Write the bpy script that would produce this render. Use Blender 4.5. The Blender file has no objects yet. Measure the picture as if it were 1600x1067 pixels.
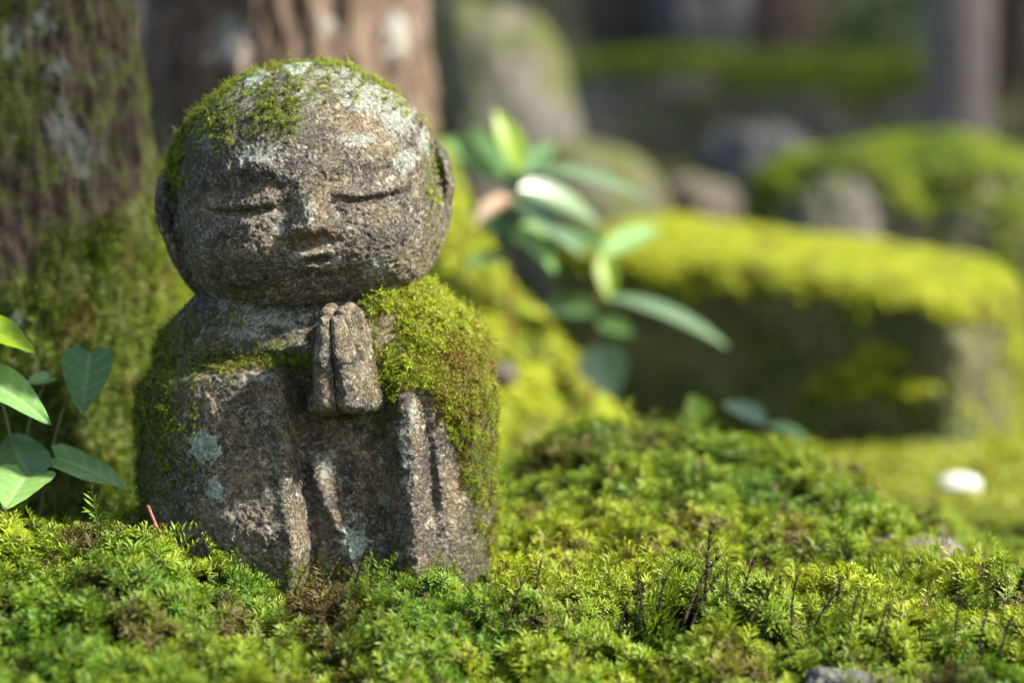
import bpy, math, random
import numpy as np
from mathutils import Vector, Matrix
R = math.radians
rng = np.random.default_rng(7)
random.seed(7)
scene = bpy.context.scene
col = scene.collection

# ------------------------------------------------------------------ camera, sky, sun, exposure
F_MM, SENS = 85.0, 36.0
KX = SENS / F_MM
PITCH = math.atan((533.5 - 330) / 1600 * KX)
CAM = Vector((0.0, -1.89, 0.293))
cd = bpy.data.cameras.new('camera'); cam = bpy.data.objects.new('camera', cd); col.objects.link(cam)
cam.location = CAM; cam.rotation_euler = (R(90) - PITCH, 0, 0)
cd.lens = F_MM; cd.sensor_width = SENS; cd.clip_start = 0.05; cd.clip_end = 500
cd.dof.use_dof = True; cd.dof.focus_distance = 1.862; cd.dof.aperture_fstop = 2.4
scene.camera = cam

SUN_DIR = Vector((0.71, -0.14, 0.69)).normalized()
elev = math.asin(SUN_DIR.z); rot = math.atan2(SUN_DIR.x, SUN_DIR.y)
world = bpy.data.worlds.new('World'); scene.world = world; world.use_nodes = True
wn = world.node_tree; bg = wn.nodes['Background']
sky = wn.nodes.new('ShaderNodeTexSky'); sky.sky_type = 'NISHITA'; sky.sun_disc = False
sky.sun_elevation = elev; sky.sun_rotation = rot; sky.air_density = 1.0; sky.dust_density = 3.0; sky.ozone_density = 1.0
wn.links.new(sky.outputs[0], bg.inputs[0]); bg.inputs[1].default_value = 0.095
sd = bpy.data.lights.new('sun', 'SUN'); sun = bpy.data.objects.new('sun', sd); col.objects.link(sun)
sd.energy = 5.0; sd.angle = R(2.0); sd.color = (1.0, 0.93, 0.80)
sun.rotation_euler = (-SUN_DIR).to_track_quat('-Z', 'Y').to_euler()
scene.view_settings.view_transform = 'Standard'; scene.view_settings.look = 'None'
scene.view_settings.exposure = 1.55; scene.view_settings.gamma = 1.0
scene.render.engine = 'CYCLES'
scene.cycles.max_bounces = 5; scene.cycles.diffuse_bounces = 2; scene.cycles.transmission_bounces = 3

# ------------------------------------------------------------------ helpers
FW = Vector((0, math.cos(PITCH), -math.sin(PITCH))); UP = Vector((0, math.sin(PITCH), math.cos(PITCH)))
def at(px, py, d):
    """world point for a place measured in the photo, at depth d metres from the lens"""
    return CAM + d * (FW + (px - 800) / 1600 * KX * Vector((1, 0, 0)) + (533.5 - py) / 1600 * KX * UP)

_perm = rng.permutation(4096).astype(np.int64)
_grad = rng.normal(size=(4096, 3)); _grad /= np.linalg.norm(_grad, axis=1)[:, None]
_grad = _grad.astype(np.float32)
def gnoise(p, seed=0):
    p = np.asarray(p, dtype=np.float32)
    i = np.floor(p).astype(np.int64); f = p - i
    w = f * f * f * (f * (f * 6 - 15) + 10)
    out = 0
    for dx in (0, 1):
        for dy in (0, 1):
            for dz in (0, 1):
                h = _perm[(i[:, 2] + dz + seed * 131) & 4095]
                h = _perm[(h + i[:, 1] + dy) & 4095]
                h = _perm[(h + i[:, 0] + dx) & 4095]
                g = _grad[h]
                v = g[:, 0] * (f[:, 0] - dx) + g[:, 1] * (f[:, 1] - dy) + g[:, 2] * (f[:, 2] - dz)
                out = out + v * (w[:, 0] if dx else 1 - w[:, 0]) * (w[:, 1] if dy else 1 - w[:, 1]) * (w[:, 2] if dz else 1 - w[:, 2])
    return out * 1.6
def fbm(p, octv=4, seed=0, gain=0.5, lac=2.03):
    p = np.asarray(p, dtype=np.float32); s = 0; a = 1.0
    for o in range(octv):
        s = s + a * gnoise(p * (lac ** o) + 17.3 * o, seed + o); a *= gain
    return s
def sst(a, b, x):
    t = np.clip((x - a) / (b - a), 0, 1); return t * t * (3 - 2 * t)

def mk_mesh(name, verts, faces, mat=None, smooth=True, attrs=None):
    verts = np.asarray(verts, np.float32); me = bpy.data.meshes.new(name)
    if isinstance(faces, np.ndarray): groups = [faces] if len(faces) else []
    else: groups = [np.asarray(f) for f in faces if len(f)]
    me.vertices.add(len(verts)); me.vertices.foreach_set('co', verts.ravel())
    nl = sum(g.size for g in groups); npoly = sum(len(g) for g in groups)
    me.loops.add(nl); me.polygons.add(npoly)
    me.loops.foreach_set('vertex_index', np.concatenate([g.ravel() for g in groups]).astype(np.int32))
    starts = []; o = 0
    for g in groups:
        starts.append(np.arange(len(g)) * g.shape[1] + o); o += g.size
    me.polygons.foreach_set('loop_start', np.concatenate(starts).astype(np.int32))
    me.update(calc_edges=True); me.validate()
    me.polygons.foreach_set('use_smooth', np.full(len(me.polygons), smooth))
    if attrs:
        for k, v in attrs.items():
            v = np.asarray(v, np.float32)
            a = me.attributes.new(k, 'FLOAT', 'POINT'); a.data.foreach_set('value', v.ravel())
    if mat: me.materials.append(mat)
    return me
def link(name, data, parent=None, loc=(0, 0, 0)):
    o = bpy.data.objects.new(name, data); col.objects.link(o); o.location = loc
    if parent: o.parent = parent
    return o
def tag(o, label=None, cat=None, group=None, kind=None):
    if label: o['label'] = label
    if cat: o['category'] = cat
    if group: o['group'] = group
    if kind: o['kind'] = kind
    return o
def empty(name, loc):
    o = bpy.data.objects.new(name, None); col.objects.link(o); o.location = loc; o.empty_display_size = 0.05
    return o
def vnormals(v, quads):
    n = np.zeros_like(v); a = v[quads[:, 2]] - v[quads[:, 0]]; b = v[quads[:, 3 if quads.shape[1] == 4 else 1]] - v[quads[:, 1 if quads.shape[1] == 4 else 0]]
    fn = np.cross(a, b)
    for k in range(quads.shape[1]): np.add.at(n, quads[:, k], fn)
    return n / (np.linalg.norm(n, axis=1)[:, None] + 1e-12)
def grid_faces(nu, nv, wrap=False):
    i, j = np.meshgrid(np.arange(nu if wrap else nu - 1), np.arange(nv - 1), indexing='ij')
    i2 = (i + 1) % nu
    return np.stack([i * nv + j, i2 * nv + j, i2 * nv + j + 1, i * nv + j + 1], -1).reshape(-1, 4)

# naive surface nets over a signed field d[x,y,z]
def surface_nets(d, org, h):
    ins = d < 0
    nx, ny, nz = d.shape
    c = ins[:-1, :-1, :-1].astype(np.uint8)
    tot = np.zeros((nx-1, ny-1, nz-1), np.uint8)
    for a in (0, 1):
        for b in (0, 1):
            for e in (0, 1):
                tot += ins[a:nx-1+a, b:ny-1+b, e:nz-1+e]
    mixed = (tot > 0) & (tot < 8)
    ci = np.argwhere(mixed)
    idx = np.full(mixed.shape, -1, np.int64); idx[mixed] = np.arange(len(ci))
    pos = np.zeros((len(ci), 3)); cnt = np.zeros(len(ci))
    cor = [(a, b, e) for a in (0, 1) for b in (0, 1) for e in (0, 1)]
    val = {q: d[ci[:, 0]+q[0], ci[:, 1]+q[1], ci[:, 2]+q[2]] for q in cor}
    for q in cor:
        for ax in range(3):
            if q[ax] == 0:
                r = list(q); r[ax] = 1; r = tuple(r)
                v0, v1 = val[q], val[r]; m = (v0 < 0) != (v1 < 0)
                t = np.where(m, v0 / np.where(m, v0 - v1, 1), 0)
                p = np.tile(np.array(q, float), (len(ci), 1)); p[:, ax] += t
                pos += p * m[:, None]; cnt += m
    verts = (ci + pos / cnt[:, None]) * h + np.array(org)
    quads = []
    for ax in range(3):
        sl0 = [slice(1, -1)] * 3; sl0[ax] = slice(0, -1); sl1 = list(sl0); sl1[ax] = slice(1, None)
        s0 = ins[tuple(sl0)]; s1 = ins[tuple(sl1)]
        for flip, m in ((False, s0 & ~s1), (True, ~s0 & s1)):
            e = np.argwhere(m)
            if not len(e): continue
            off = np.array([1, 1, 1]); off[ax] = 0; e = e + off
            u, w = [(1, 2), (2, 0), (0, 1)][ax]
            q = []
            for du, dw in ((-1, -1), (0, -1), (0, 0), (-1, 0)):
                k = e.copy(); k[:, u] += du; k[:, w] += dw
                q.append(idx[k[:, 0], k[:, 1], k[:, 2]])
            q = np.stack(q, -1)
            quads.append(q[:, ::-1] if flip else q)
    q = np.concatenate(quads)
    return verts.astype(np.float32), q[(q >= 0).all(1)]

# ------------------------------------------------------------------ material helpers
class NT:
    def __init__(s, name):
        s.m = bpy.data.materials.new(name); s.m.use_nodes = True; s.t = s.m.node_tree; s.t.nodes.clear()
        s.out = s.t.nodes.new('ShaderNodeOutputMaterial')
    def n(s, typ, **kw):
        x = s.t.nodes.new(typ)
        for k, v in kw.items(): setattr(x, k, v)
        return x
    def l(s, a, b): s.t.links.new(a, b)
    def noise(s, vec, scale, detail=4, rough=0.55, dist=0.0):
        x = s.n('ShaderNodeTexNoise'); x.inputs['Scale'].default_value = scale; x.inputs['Detail'].default_value = detail
        x.inputs['Roughness'].default_value = rough; x.inputs['Distortion'].default_value = dist
        s.l(vec, x.inputs['Vector']); return x.outputs['Fac']
    def voro(s, vec, scale, feature='F1', out='Distance'):
        x = s.n('ShaderNodeTexVoronoi', feature=feature); x.inputs['Scale'].default_value = scale; s.l(vec, x.inputs['Vector']); return x.outputs[out]
    def ramp(s, fac, stops, interp='LINEAR'):
        x = s.n('ShaderNodeValToRGB'); x.color_ramp.interpolation = interp; e = x.color_ramp.elements
        while len(e) < len(stops): e.new(0.5)
        for k, (p, c) in enumerate(stops):
            e[k].position = p; e[k].color = (c[0], c[1], c[2], 1) if isinstance(c, tuple) else (c, c, c, 1)
        s.l(fac, x.inputs[0]); return x.outputs[0]
    def mix(s, fac, a, b, typ='MIX'):
        x = s.n('ShaderNodeMix', data_type='RGBA', blend_type=typ)
        for v, i in ((fac, 0), (a, 6), (b, 7)):
            if hasattr(v, 'links') or hasattr(v, 'is_linked'): s.l(v, x.inputs[i])
            else: x.inputs[i].default_value = v if i == 0 else (v[0], v[1], v[2], 1)
        return x.outputs[2]
    def math(s, op, a, b=0.0, clamp=False):
        x = s.n('ShaderNodeMath', operation=op); x.use_clamp = clamp
        for v, i in ((a, 0), (b, 1)):
            if hasattr(v, 'is_linked'): s.l(v, x.inputs[i])
            else: x.inputs[i].default_value = v
        return x.outputs[0]
    def attr(s, name, typ='GEOMETRY'):
        x = s.n('ShaderNodeAttribute', attribute_name=name, attribute_type=typ); return x.outputs['Fac']
    def obj(s): return s.n('ShaderNodeTexCoord').outputs['Object']
    def bump(s, h, strength, dist, normal=None):
        x = s.n('ShaderNodeBump'); x.inputs['Strength'].default_value = strength; x.inputs['Distance'].default_value = dist
        s.l(h, x.inputs['Height'])
        if normal is not None: s.l(normal, x.inputs['Normal'])
        return x.outputs[0]
    def princ(s, color, rough=0.6, spec=0.5, normal=None):
        x = s.n('ShaderNodeBsdfPrincipled')
        for v, k in ((color, 'Base Color'), (rough, 'Roughness'), (spec, 'Specular IOR Level')):
            if hasattr(v, 'is_linked'): s.l(v, x.inputs[k])
            else: x.inputs[k].default_value = (v[0], v[1], v[2], 1) if k == 'Base Color' else v
        if normal is not None: s.l(normal, x.inputs['Normal'])
        return x.outputs[0]
    def done(s, shader): s.l(shader, s.out.inputs[0]); return s.m

def mat_stone():
    t = NT('weathered_stone'); c = t.obj()
    big = t.noise(c, 24, 3); mid = t.noise(c, 75, 5, 0.65, 0.5); fine = t.noise(c, 205, 5, 0.75, 1.6)
    cells = t.voro(c, 280)
    base = t.ramp(mid, [(0.33, (0.022, 0.018, 0.011)), (0.44, (0.082, 0.066, 0.038)), (0.55, (0.150, 0.122, 0.074)), (0.70, (0.23, 0.20, 0.14))])
    warm = t.ramp(big, [(0.48, 0.0), (0.64, 1.0)])
    base = t.mix(t.math('MULTIPLY', warm, 0.4), base, (0.20, 0.125, 0.055))
    stain = t.noise(c, 17, 4, 0.6, 0.4)
    base = t.mix(t.ramp(stain, [(0.46, 0.0), (0.60, 0.75)]), base, (0.035, 0.029, 0.026))
    tan = t.noise(c, 31, 3, 0.5)
    base = t.mix(t.ramp(tan, [(0.50, 0.0), (0.64, 0.55)]), base, (0.24, 0.170, 0.085))
    flake = t.ramp(fine, [(0.53, 0.0), (0.60, 1.0)])
    base = t.mix(t.math('MULTIPLY', flake, t.ramp(mid, [(0.38, 0.15), (0.62, 0.80)])), base, (0.50, 0.485, 0.40))
    dark = t.ramp(fine, [(0.40, 1.0), (0.48, 0.0)])
    base = t.mix(t.math('MULTIPLY', dark, 0.9), base, (0.010, 0.009, 0.007))
    # 'lichen' mask: pale lichen crust plus a painted sunlit head rim, broken by noise
    ln = t.noise(c, 150, 6, 0.7, 0.8)
    la = t.math('ADD', t.attr('lichen'), t.math('MULTIPLY', t.math('SUBTRACT', ln, 0.5), 1.7))
    lm = t.ramp(la, [(0.46, 0.0), (0.58, 1.0)])
    lcol = t.ramp(fine, [(0.38, (0.10, 0.11, 0.085)), (0.50, (0.30, 0.33, 0.28)), (0.64, (0.50, 0.52, 0.46))])
    base = t.mix(t.math('MULTIPLY', lm, 0.8), base, lcol)
    # algae film
    ga = t.math('ADD', t.math('MAXIMUM', t.attr('algae'), 0.22), t.math('MULTIPLY', t.math('SUBTRACT', t.noise(c, 48, 5, 0.65), 0.5), 1.6))
    gm = t.ramp(ga, [(0.40, 0.0), (0.70, 1.0)])
    gcol = t.ramp(fine, [(0.38, (0.014, 0.020, 0.005)), (0.62, (0.10, 0.115, 0.025))])
    base = t.mix(t.math('MULTIPLY', gm, 0.8), base, gcol)
    hsum = t.math('ADD', fine, t.math('MULTIPLY', cells, -0.35))
    n1 = t.bump(hsum, 1.0, 0.0042)
    rough = t.ramp(fine, [(0.40, 0.30), (0.60, 0.52)])
    return t.done(t.princ(base, rough, 0.6, n1))

def mat_lichen(name, a, b):
    t = NT(name); c = t.obj()
    f = t.noise(c, 420, 4, 0.65); v = t.voro(c, 260)
    base = t.ramp(f, [(0.33, a), (0.62, b)])
    n = t.bump(t.math('ADD', f, v), 0.9, 0.0015)
    return t.done(t.princ(base, 0.85, 0.2, n))

def mat_moss(name, dark, mid, tip, brown, transl=0.35):
    """moss shoots: per-shoot tint and age come from the points they grow on"""
    t = NT(name)
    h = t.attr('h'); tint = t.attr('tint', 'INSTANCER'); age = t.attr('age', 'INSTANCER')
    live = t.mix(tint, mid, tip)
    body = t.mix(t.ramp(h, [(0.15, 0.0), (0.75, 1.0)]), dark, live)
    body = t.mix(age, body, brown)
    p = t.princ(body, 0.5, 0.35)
    tr = t.n('ShaderNodeBsdfTranslucent'); t.l(body, tr.inputs[0])
    mx = t.n('ShaderNodeMixShader'); mx.inputs[0].default_value = transl
    t.l(p, mx.inputs[1]); t.l(tr.outputs[0], mx.inputs[2])
    return t.done(mx.outputs[0])

def mat_leaf(name, a, b, vein, rough=0.3, transl=0.25, spec=0.6):
    t = NT(name); c = t.obj()
    f = t.noise(c, 60, 4)
    base = t.mix(f, a, b)
    base = t.mix(t.attr('vein'), base, vein)
    base = t.mix(t.ramp(t.noise(c, 210, 5, 0.6), [(0.66, 0.0), (0.72, 0.7)]), base, (0.13, 0.085, 0.03))
    base = t.mix(t.ramp(t.noise(c, 24, 3), [(0.45, 0.0), (0.7, 0.35)]), base, (a[0] * 2.2, a[1] * 1.5, a[2] * 0.6))
    n = t.bump(t.noise(c, 300, 3), 0.25, 0.001)
    p = t.princ(base, rough, spec, n)
    tr = t.n('ShaderNodeBsdfTranslucent'); t.l(base, tr.inputs[0])
    mx = t.n('ShaderNodeMixShader'); mx.inputs[0].default_value = transl
    t.l(p, mx.inputs[1]); t.l(tr.outputs[0], mx.inputs[2])
    return t.done(mx.outputs[0])

def mat_bark(name, c0, c1, c2, lich=(0.42, 0.45, 0.42)):
    t = NT(name); c = t.obj()
    mp = t.n('ShaderNodeMapping'); mp.inputs['Scale'].default_value = (1, 1, 0.22); t.l(c, mp.inputs[0]); s = mp.outputs[0]
    a = t.noise(s, 55, 6, 0.65, 0.4); b = t.noise(c, 190, 4, 0.7)
    base = t.ramp(a, [(0.32, c0), (0.50, c1), (0.70, c2)])
    base = t.mix(t.ramp(b, [(0.60, 0.0), (0.75, 0.6)]), base, (0.30, 0.26, 0.21))
    g = t.math('ADD', t.attr('algae'), t.math('MULTIPLY', t.math('SUBTRACT', t.noise(c, 45, 5), 0.5), 1.5))
    base = t.mix(t.math('MULTIPLY', t.ramp(g, [(0.35, 0.0), (0.65, 1.0)]), 0.85), base, t.ramp(b, [(0.35, (0.04, 0.055, 0.01)), (0.65, (0.14, 0.17, 0.03))]))
    l = t.math('ADD', t.attr('lichen'), t.math('MULTIPLY', t.math('SUBTRACT', t.noise(c, 80, 5), 0.5), 1.3))
    base = t.mix(t.math('MULTIPLY', t.ramp(l, [(0.36, 0.0), (0.66, 1.0)]), 0.7), base, lich)
    n = t.bump(t.math('ADD', a, t.math('MULTIPLY', b, 0.5)), 0.8, 0.006)
    return t.done(t.princ(base, 0.8, 0.3, n))

def mat_rock(name, c0, c1, m0, m1, mossy=0.5, soft=0.25):
    """stone with a moss skin that grows where the 'moss' mask (upward faces, noise) says"""
    t = NT(name); c = t.obj()
    a = t.noise(c, 9, 5, 0.6); b = t.noise(c, 70, 4, 0.7)
    base = t.mix(t.ramp(a, [(0.35, 0.0), (0.65, 1.0)]), c0, c1)
    base = t.mix(t.ramp(b, [(0.58, 0.0), (0.72, 0.5)]), base, (0.45, 0.44, 0.40))
    g = t.math('ADD', t.attr('moss'), t.math('MULTIPLY', t.math('SUBTRACT', t.noise(c, 14, 5), 0.5), 1.2))
    mcol = t.mix(t.ramp(b, [(0.35, 0.0), (0.65, 1.0)]), m0, m1)
    gm = t.ramp(g, [(mossy - soft / 2, 0.0), (mossy + soft / 2, 1.0)])
    base = t.mix(gm, base, mcol)
    n = t.bump(t.math('ADD', a, b), 0.7, 0.01)
    return t.done(t.princ(base, 0.85, 0.25, n))

def mat_ground():
    t = NT('soil'); c = t.obj()
    a = t.noise(c, 5, 6, 0.6); b = t.noise(c, 60, 5, 0.7)
    base = t.ramp(b, [(0.35, (0.020, 0.014, 0.008)), (0.60, (0.07, 0.05, 0.025)), (0.75, (0.13, 0.09, 0.05))])
    mcol = t.ramp(b, [(0.35, (0.022, 0.028, 0.006)), (0.65, (0.08, 0.10, 0.018))])
    base = t.mix(t.ramp(a, [(0.42, 0.0), (0.60, 1.0)]), base, mcol)
    return t.done(t.princ(base, 0.9, 0.2, t.bump(b, 0.8, 0.01)))

def mat_simple(name, a, b, rough=0.7, scale=120, spec=0.3):
    t = NT(name); c = t.obj(); f = t.noise(c, scale, 4, 0.6)
    return t.done(t.princ(t.mix(t.ramp(f, [(0.35, 0.0), (0.65, 1.0)]), a, b), rough, spec, t.bump(f, 0.5, 0.003)))

M = {}
M['stone'] = mat_stone()
M['lichen'] = mat_lichen('lichen_crust', (0.11, 0.145, 0.12), (0.31, 0.36, 0.31))
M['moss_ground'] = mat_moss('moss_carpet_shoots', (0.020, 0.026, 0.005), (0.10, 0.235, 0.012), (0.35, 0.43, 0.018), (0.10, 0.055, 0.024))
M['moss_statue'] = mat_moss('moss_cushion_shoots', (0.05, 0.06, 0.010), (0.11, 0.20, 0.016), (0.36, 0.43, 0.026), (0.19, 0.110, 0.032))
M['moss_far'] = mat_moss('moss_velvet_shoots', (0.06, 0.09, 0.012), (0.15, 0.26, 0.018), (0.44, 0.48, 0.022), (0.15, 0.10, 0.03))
M['bark'] = mat_bark('bark_near', (0.012, 0.010, 0.007), (0.050, 0.036, 0.023), (0.115, 0.085, 0.060), (0.20, 0.225, 0.20))
M['bark_red'] = mat_bark('bark_reddish', (0.035, 0.022, 0.014), (0.105, 0.070, 0.048), (0.22, 0.165, 0.125))
M['bark_pale'] = mat_bark('bark_pale', (0.10, 0.08, 0.075), (0.19, 0.16, 0.15), (0.28, 0.25, 0.24))
M['soil'] = mat_ground()

# ------------------------------------------------------------------ ground
def height(x, y):
    x = np.asarray(x, float); y = np.asarray(y, float)
    p = np.stack([x, y, np.zeros_like(x)], -1).reshape(-1, 3)
    near = np.exp(-((x / 1.2) ** 2 + (y / 1.3) ** 2))
    h = 0.070 * np.exp(-(np.abs((x - 0.12) / 0.24)) ** 2.4 - ((y - 0.38) / 0.20) ** 2) - 0.020 * near - 0.055 * sst(0.22, 0.52, x) * sst(-0.05, 0.35, y) * (1 - sst(0.6, 1.0, y))
    h += 0.055 * np.exp(-((x + 0.40) / 0.17) ** 2 - ((y + 0.05) / 0.20) ** 2)
    h += 0.030 * np.exp(-((x + 0.25) / 0.12) ** 2 - ((y + 0.34) / 0.12) ** 2)
    h += 0.026 * np.exp(-((x - 0.02) / 0.10) ** 2 - ((y + 0.36) / 0.09) ** 2)
    h -= 0.004 * np.exp(-((x + 0.05) / 0.13) ** 2 - ((y + 0.0) / 0.09) ** 2)
    h -= 0.034 * np.exp(-((x + 0.13) / 0.035) ** 2 - ((y + 0.25) / 0.07) ** 2)
    h += 0.024 * np.exp(-((x + 0.11) / 0.06) ** 2 - ((y + 0.09) / 0.05) ** 2)
    h -= 0.065 * sst(0.5, 1.0, y) * sst(-0.1, 0.3, x) * (1 - sst(2.6, 4.0, y))
    h += 0.22 * np.maximum(0, np.sqrt((y - 2.7) ** 2 + 0.3) + (y - 2.7) - 0.4) / 2 * (y > 0)
    h += 0.10 * np.maximum(0, y - 9)
    h -= 0.27 * (np.sqrt((y + 0.05) ** 2 + 0.0016) - (y + 0.05)) / 2 * (y > -1.5) + 0.39 * (y <= -1.5)
    lump = fbm(p * 9, 3, 3).reshape(x.shape); fine = fbm(p * 32, 3, 9).reshape(x.shape)
    h += near * (0.020 * lump + 0.012 * fine) - 0.004 * near + (1 - near) * 0.04 * fbm(p * 1.3, 3, 5).reshape(x.shape) * sst(1.0, 3.0, np.abs(y) + np.abs(x) * 0.5)
    return h
def ground_at(x, y): return float(height(np.array([x]), np.array([y]))[0])
def graded(a, b, step, lim0, lim1, g=1.13):
    v = list(np.arange(a, b, step)); s = step; x = v[-1]
    while x < lim1: s *= g; x += s; v.append(x)
    s = step; x = v[0]; pre = []
    while x > lim0: s *= g; x -= s; pre.append(x)
    return np.array(pre[::-1] + v)
gx = graded(-0.8, 0.8, 0.008, -120, 120); gy = graded(-0.8, 1.6, 0.008, -60, 160)
GX, GY = np.meshgrid(gx, gy, indexing='ij')
gv = np.stack([GX, GY, height(GX, GY)], -1).reshape(-1, 3)
ground = link('ground', mk_mesh('ground', gv, grid_faces(len(gx), len(gy)), M['soil']))
tag(ground, kind='structure')

# ------------------------------------------------------------------ moss shoots
def shoot(name, mat, seed, n=26, L=1.0, leaf=0.34, spread=0.9, bend=0.15, wid=0.085, star=0.5):
    """one moss shoot of unit height: curved stem with leaves in a spiral, each leaf a folded blade"""
    r = np.random.default_rng(seed); V = []; Fq = []; Ft = []; H = []
    bx, by = r.normal(size=2) * bend
    def stem(t): return np.array([bx * t * t, by * t * t, L * t])
    for i in range(5):
        t = i / 4
        for k in range(3):
            a = k * 2.094; V.append(stem(t * 0.95) + np.array([math.cos(a), math.sin(a), 0]) * 0.022 * (1.1 - t)); H.append(t * 0.6)
    for i in range(4):
        for k in range(3):
            Fq.append((i*3+k, i*3+(k+1) % 3, i*3+3+(k+1) % 3, i*3+3+k))
    for i in range(n):
        t = 0.12 + 0.88 * ((i + 0.5) / n) ** (1 - 0.35 * star)
        a = i * 2.399 + r.normal() * 0.25; out = np.array([math.cos(a), math.sin(a), 0.0]); side = np.array([-out[1], out[0], 0])
        rise = (0.55 - 0.25 * spread) + 0.9 * t ** 3 + r.normal() * 0.1
        d = out * spread + np.array([0, 0, rise]); d /= np.linalg.norm(d)
        l = leaf * (0.75 + 0.5 * math.sin(math.pi * min(1, t * 1.05))) * r.uniform(0.8, 1.2) * (0.75 if t > 0.93 else 1)
        b = stem(t); m = b + d * l * 0.5; tip = b + d * l + np.array([0, 0, -0.10 * l * spread]) ; w = side * wid * l / 0.34 * 0.5
        k = len(V); up = np.array([0, 0, 0.03])
        V += [b, m + w + up, m - w + up, tip, m]; H += [t * 0.8, t, t, min(1, t + 0.25), t * 0.9]
        Ft += [(k, k+1, k+4), (k, k+4, k+2), (k+1, k+3, k+4), (k+4, k+3, k+2)]
    return bpy.data.objects.new(name, mk_mesh(name, np.array(V), [np.array(Fq), np.array(Ft)], mat, True, {'h': np.array(H)}))

def moss_tree(protos):
    g = bpy.data.node_groups.new('moss_growth', 'GeometryNodeTree')
    g.interface.new_socket('Geometry', in_out='INPUT', socket_type='NodeSocketGeometry')
    g.interface.new_socket('Geometry', in_out='OUTPUT', socket_type='NodeSocketGeometry')
    N = g.nodes; gi = N.new('NodeGroupInput'); go = N.new('NodeGroupOutput')
    gti = N.new('GeometryNodeGeometryToInstance')
    for o in reversed(protos):
        oi = N.new('GeometryNodeObjectInfo'); oi.inputs['Object'].default_value = o; oi.inputs['As Instance'].default_value = False
        g.links.new(oi.outputs['Geometry'], gti.inputs[0])
    iop = N.new('GeometryNodeInstanceOnPoints'); iop.inputs['Pick Instance'].default_value = True
    def na(name, typ):
        x = N.new('GeometryNodeInputNamedAttribute'); x.data_type = typ; x.inputs['Name'].default_value = name; return x.outputs['Attribute']
    g.links.new(gi.outputs[0], iop.inputs['Points']); g.links.new(gti.outputs[0], iop.inputs['Instance'])
    g.links.new(na('pick', 'INT'), iop.inputs['Instance Index'])
    er = N.new('FunctionNodeEulerToRotation'); g.links.new(na('rot', 'FLOAT_VECTOR'), er.inputs[0]); g.links.new(er.outputs[0], iop.inputs['Rotation'])
    g.links.new(na('scl', 'FLOAT_VECTOR'), iop.inputs['Scale'])
    g.links.new(iop.outputs[0], go.inputs[0])
    return g
def eulers_from_dir(d, spin):
    """XYZ eulers taking +Z to d, with a spin round the shoot's own axis"""
    d = d / np.linalg.norm(d, axis=1)[:, None]
    ref = np.where(np.abs(d[:, [2]]) < 0.95, np.array([[0, 0, 1.0]]), np.array([[1.0, 0, 0]]))
    x = np.cross(ref, d); x /= np.linalg.norm(x, axis=1)[:, None]; y = np.cross(d, x)
    c, s = np.cos(spin)[:, None], np.sin(spin)[:, None]
    X = x * c + y * s; Y = -x * s + y * c
    # R columns X,Y,d ; R = Rz Ry Rx
    ry = np.arcsin(np.clip(-X[:, 2], -1, 1)); rx = np.arctan2(Y[:, 2], d[:, 2]); rz = np.arctan2(X[:, 1], X[:, 0])
    return np.stack([rx, ry, rz], -1)
def moss_object(name, pts, dirs, scl, tint, age, tree, nproto, parent=None, pick=None, wide=1.0):
    me = bpy.data.meshes.new(name); n = len(pts); me.vertices.add(n)
    me.vertices.foreach_set('co', np.asarray(pts, np.float32).ravel())
    def A(k, typ, v, f='value'):
        a = me.attributes.new(k, typ, 'POINT'); a.data.foreach_set(f, np.asarray(v).ravel())
    A('rot', 'FLOAT_VECTOR', eulers_from_dir(dirs, rng.uniform(0, 6.283, n)).astype(np.float32), 'vector')
    scl = np.asarray(scl, np.float32)
    A('scl', 'FLOAT_VECTOR', np.stack([scl * wide, scl * wide, scl], -1).astype(np.float32), 'vector')
    A('pick', 'INT', (rng.integers(0, nproto, n) if pick is None else pick).astype(np.int32))
    A('tint', 'FLOAT', np.clip(tint, 0, 1).astype(np.float32)); A('age', 'FLOAT', np.clip(age, 0, 1).astype(np.float32))
    o = link(name, me, parent); md = o.modifiers.new('growth', 'NODES'); md.node_group = tree
    tag(o, kind='stuff'); return o

G_PROT = [shoot('shoot_a', M['moss_ground'], 1, 34, spread=0.9, bend=0.15, leaf=0.36, wid=0.07),
          shoot('shoot_b', M['moss_ground'], 2, 36, spread=1.1, bend=0.25, leaf=0.36, wid=0.07, star=0.9),
          shoot('shoot_c', M['moss_ground'], 3, 34, spread=0.65, bend=0.45, leaf=0.36, wid=0.06),
          shoot('shoot_d', M['moss_ground'], 4, 38, spread=1.25, bend=0.2, leaf=0.36, wid=0.068, star=1.1)]
S_PROT = [shoot('cushion_a', M['moss_statue'], 11, 20, spread=0.7, bend=0.35, leaf=0.34, wid=0.075),
          shoot('cushion_b', M['moss_statue'], 12, 20, spread=0.9, bend=0.25, leaf=0.32, wid=0.08),
          shoot('cushion_c', M['moss_statue'], 13, 16, spread=0.5, bend=0.5, leaf=0.36, wid=0.07)]
F_PROT = [shoot('velvet_a', M['moss_far'], 21, 12, spread=0.9, bend=0.2, leaf=0.5, wid=0.2),
          shoot('velvet_b', M['moss_far'], 22, 14, spread=1.1, bend=0.3, leaf=0.5, wid=0.2)]
T_G, T_S, T_F = moss_tree(G_PROT), moss_tree(S_PROT), moss_tree(F_PROT)

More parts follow.
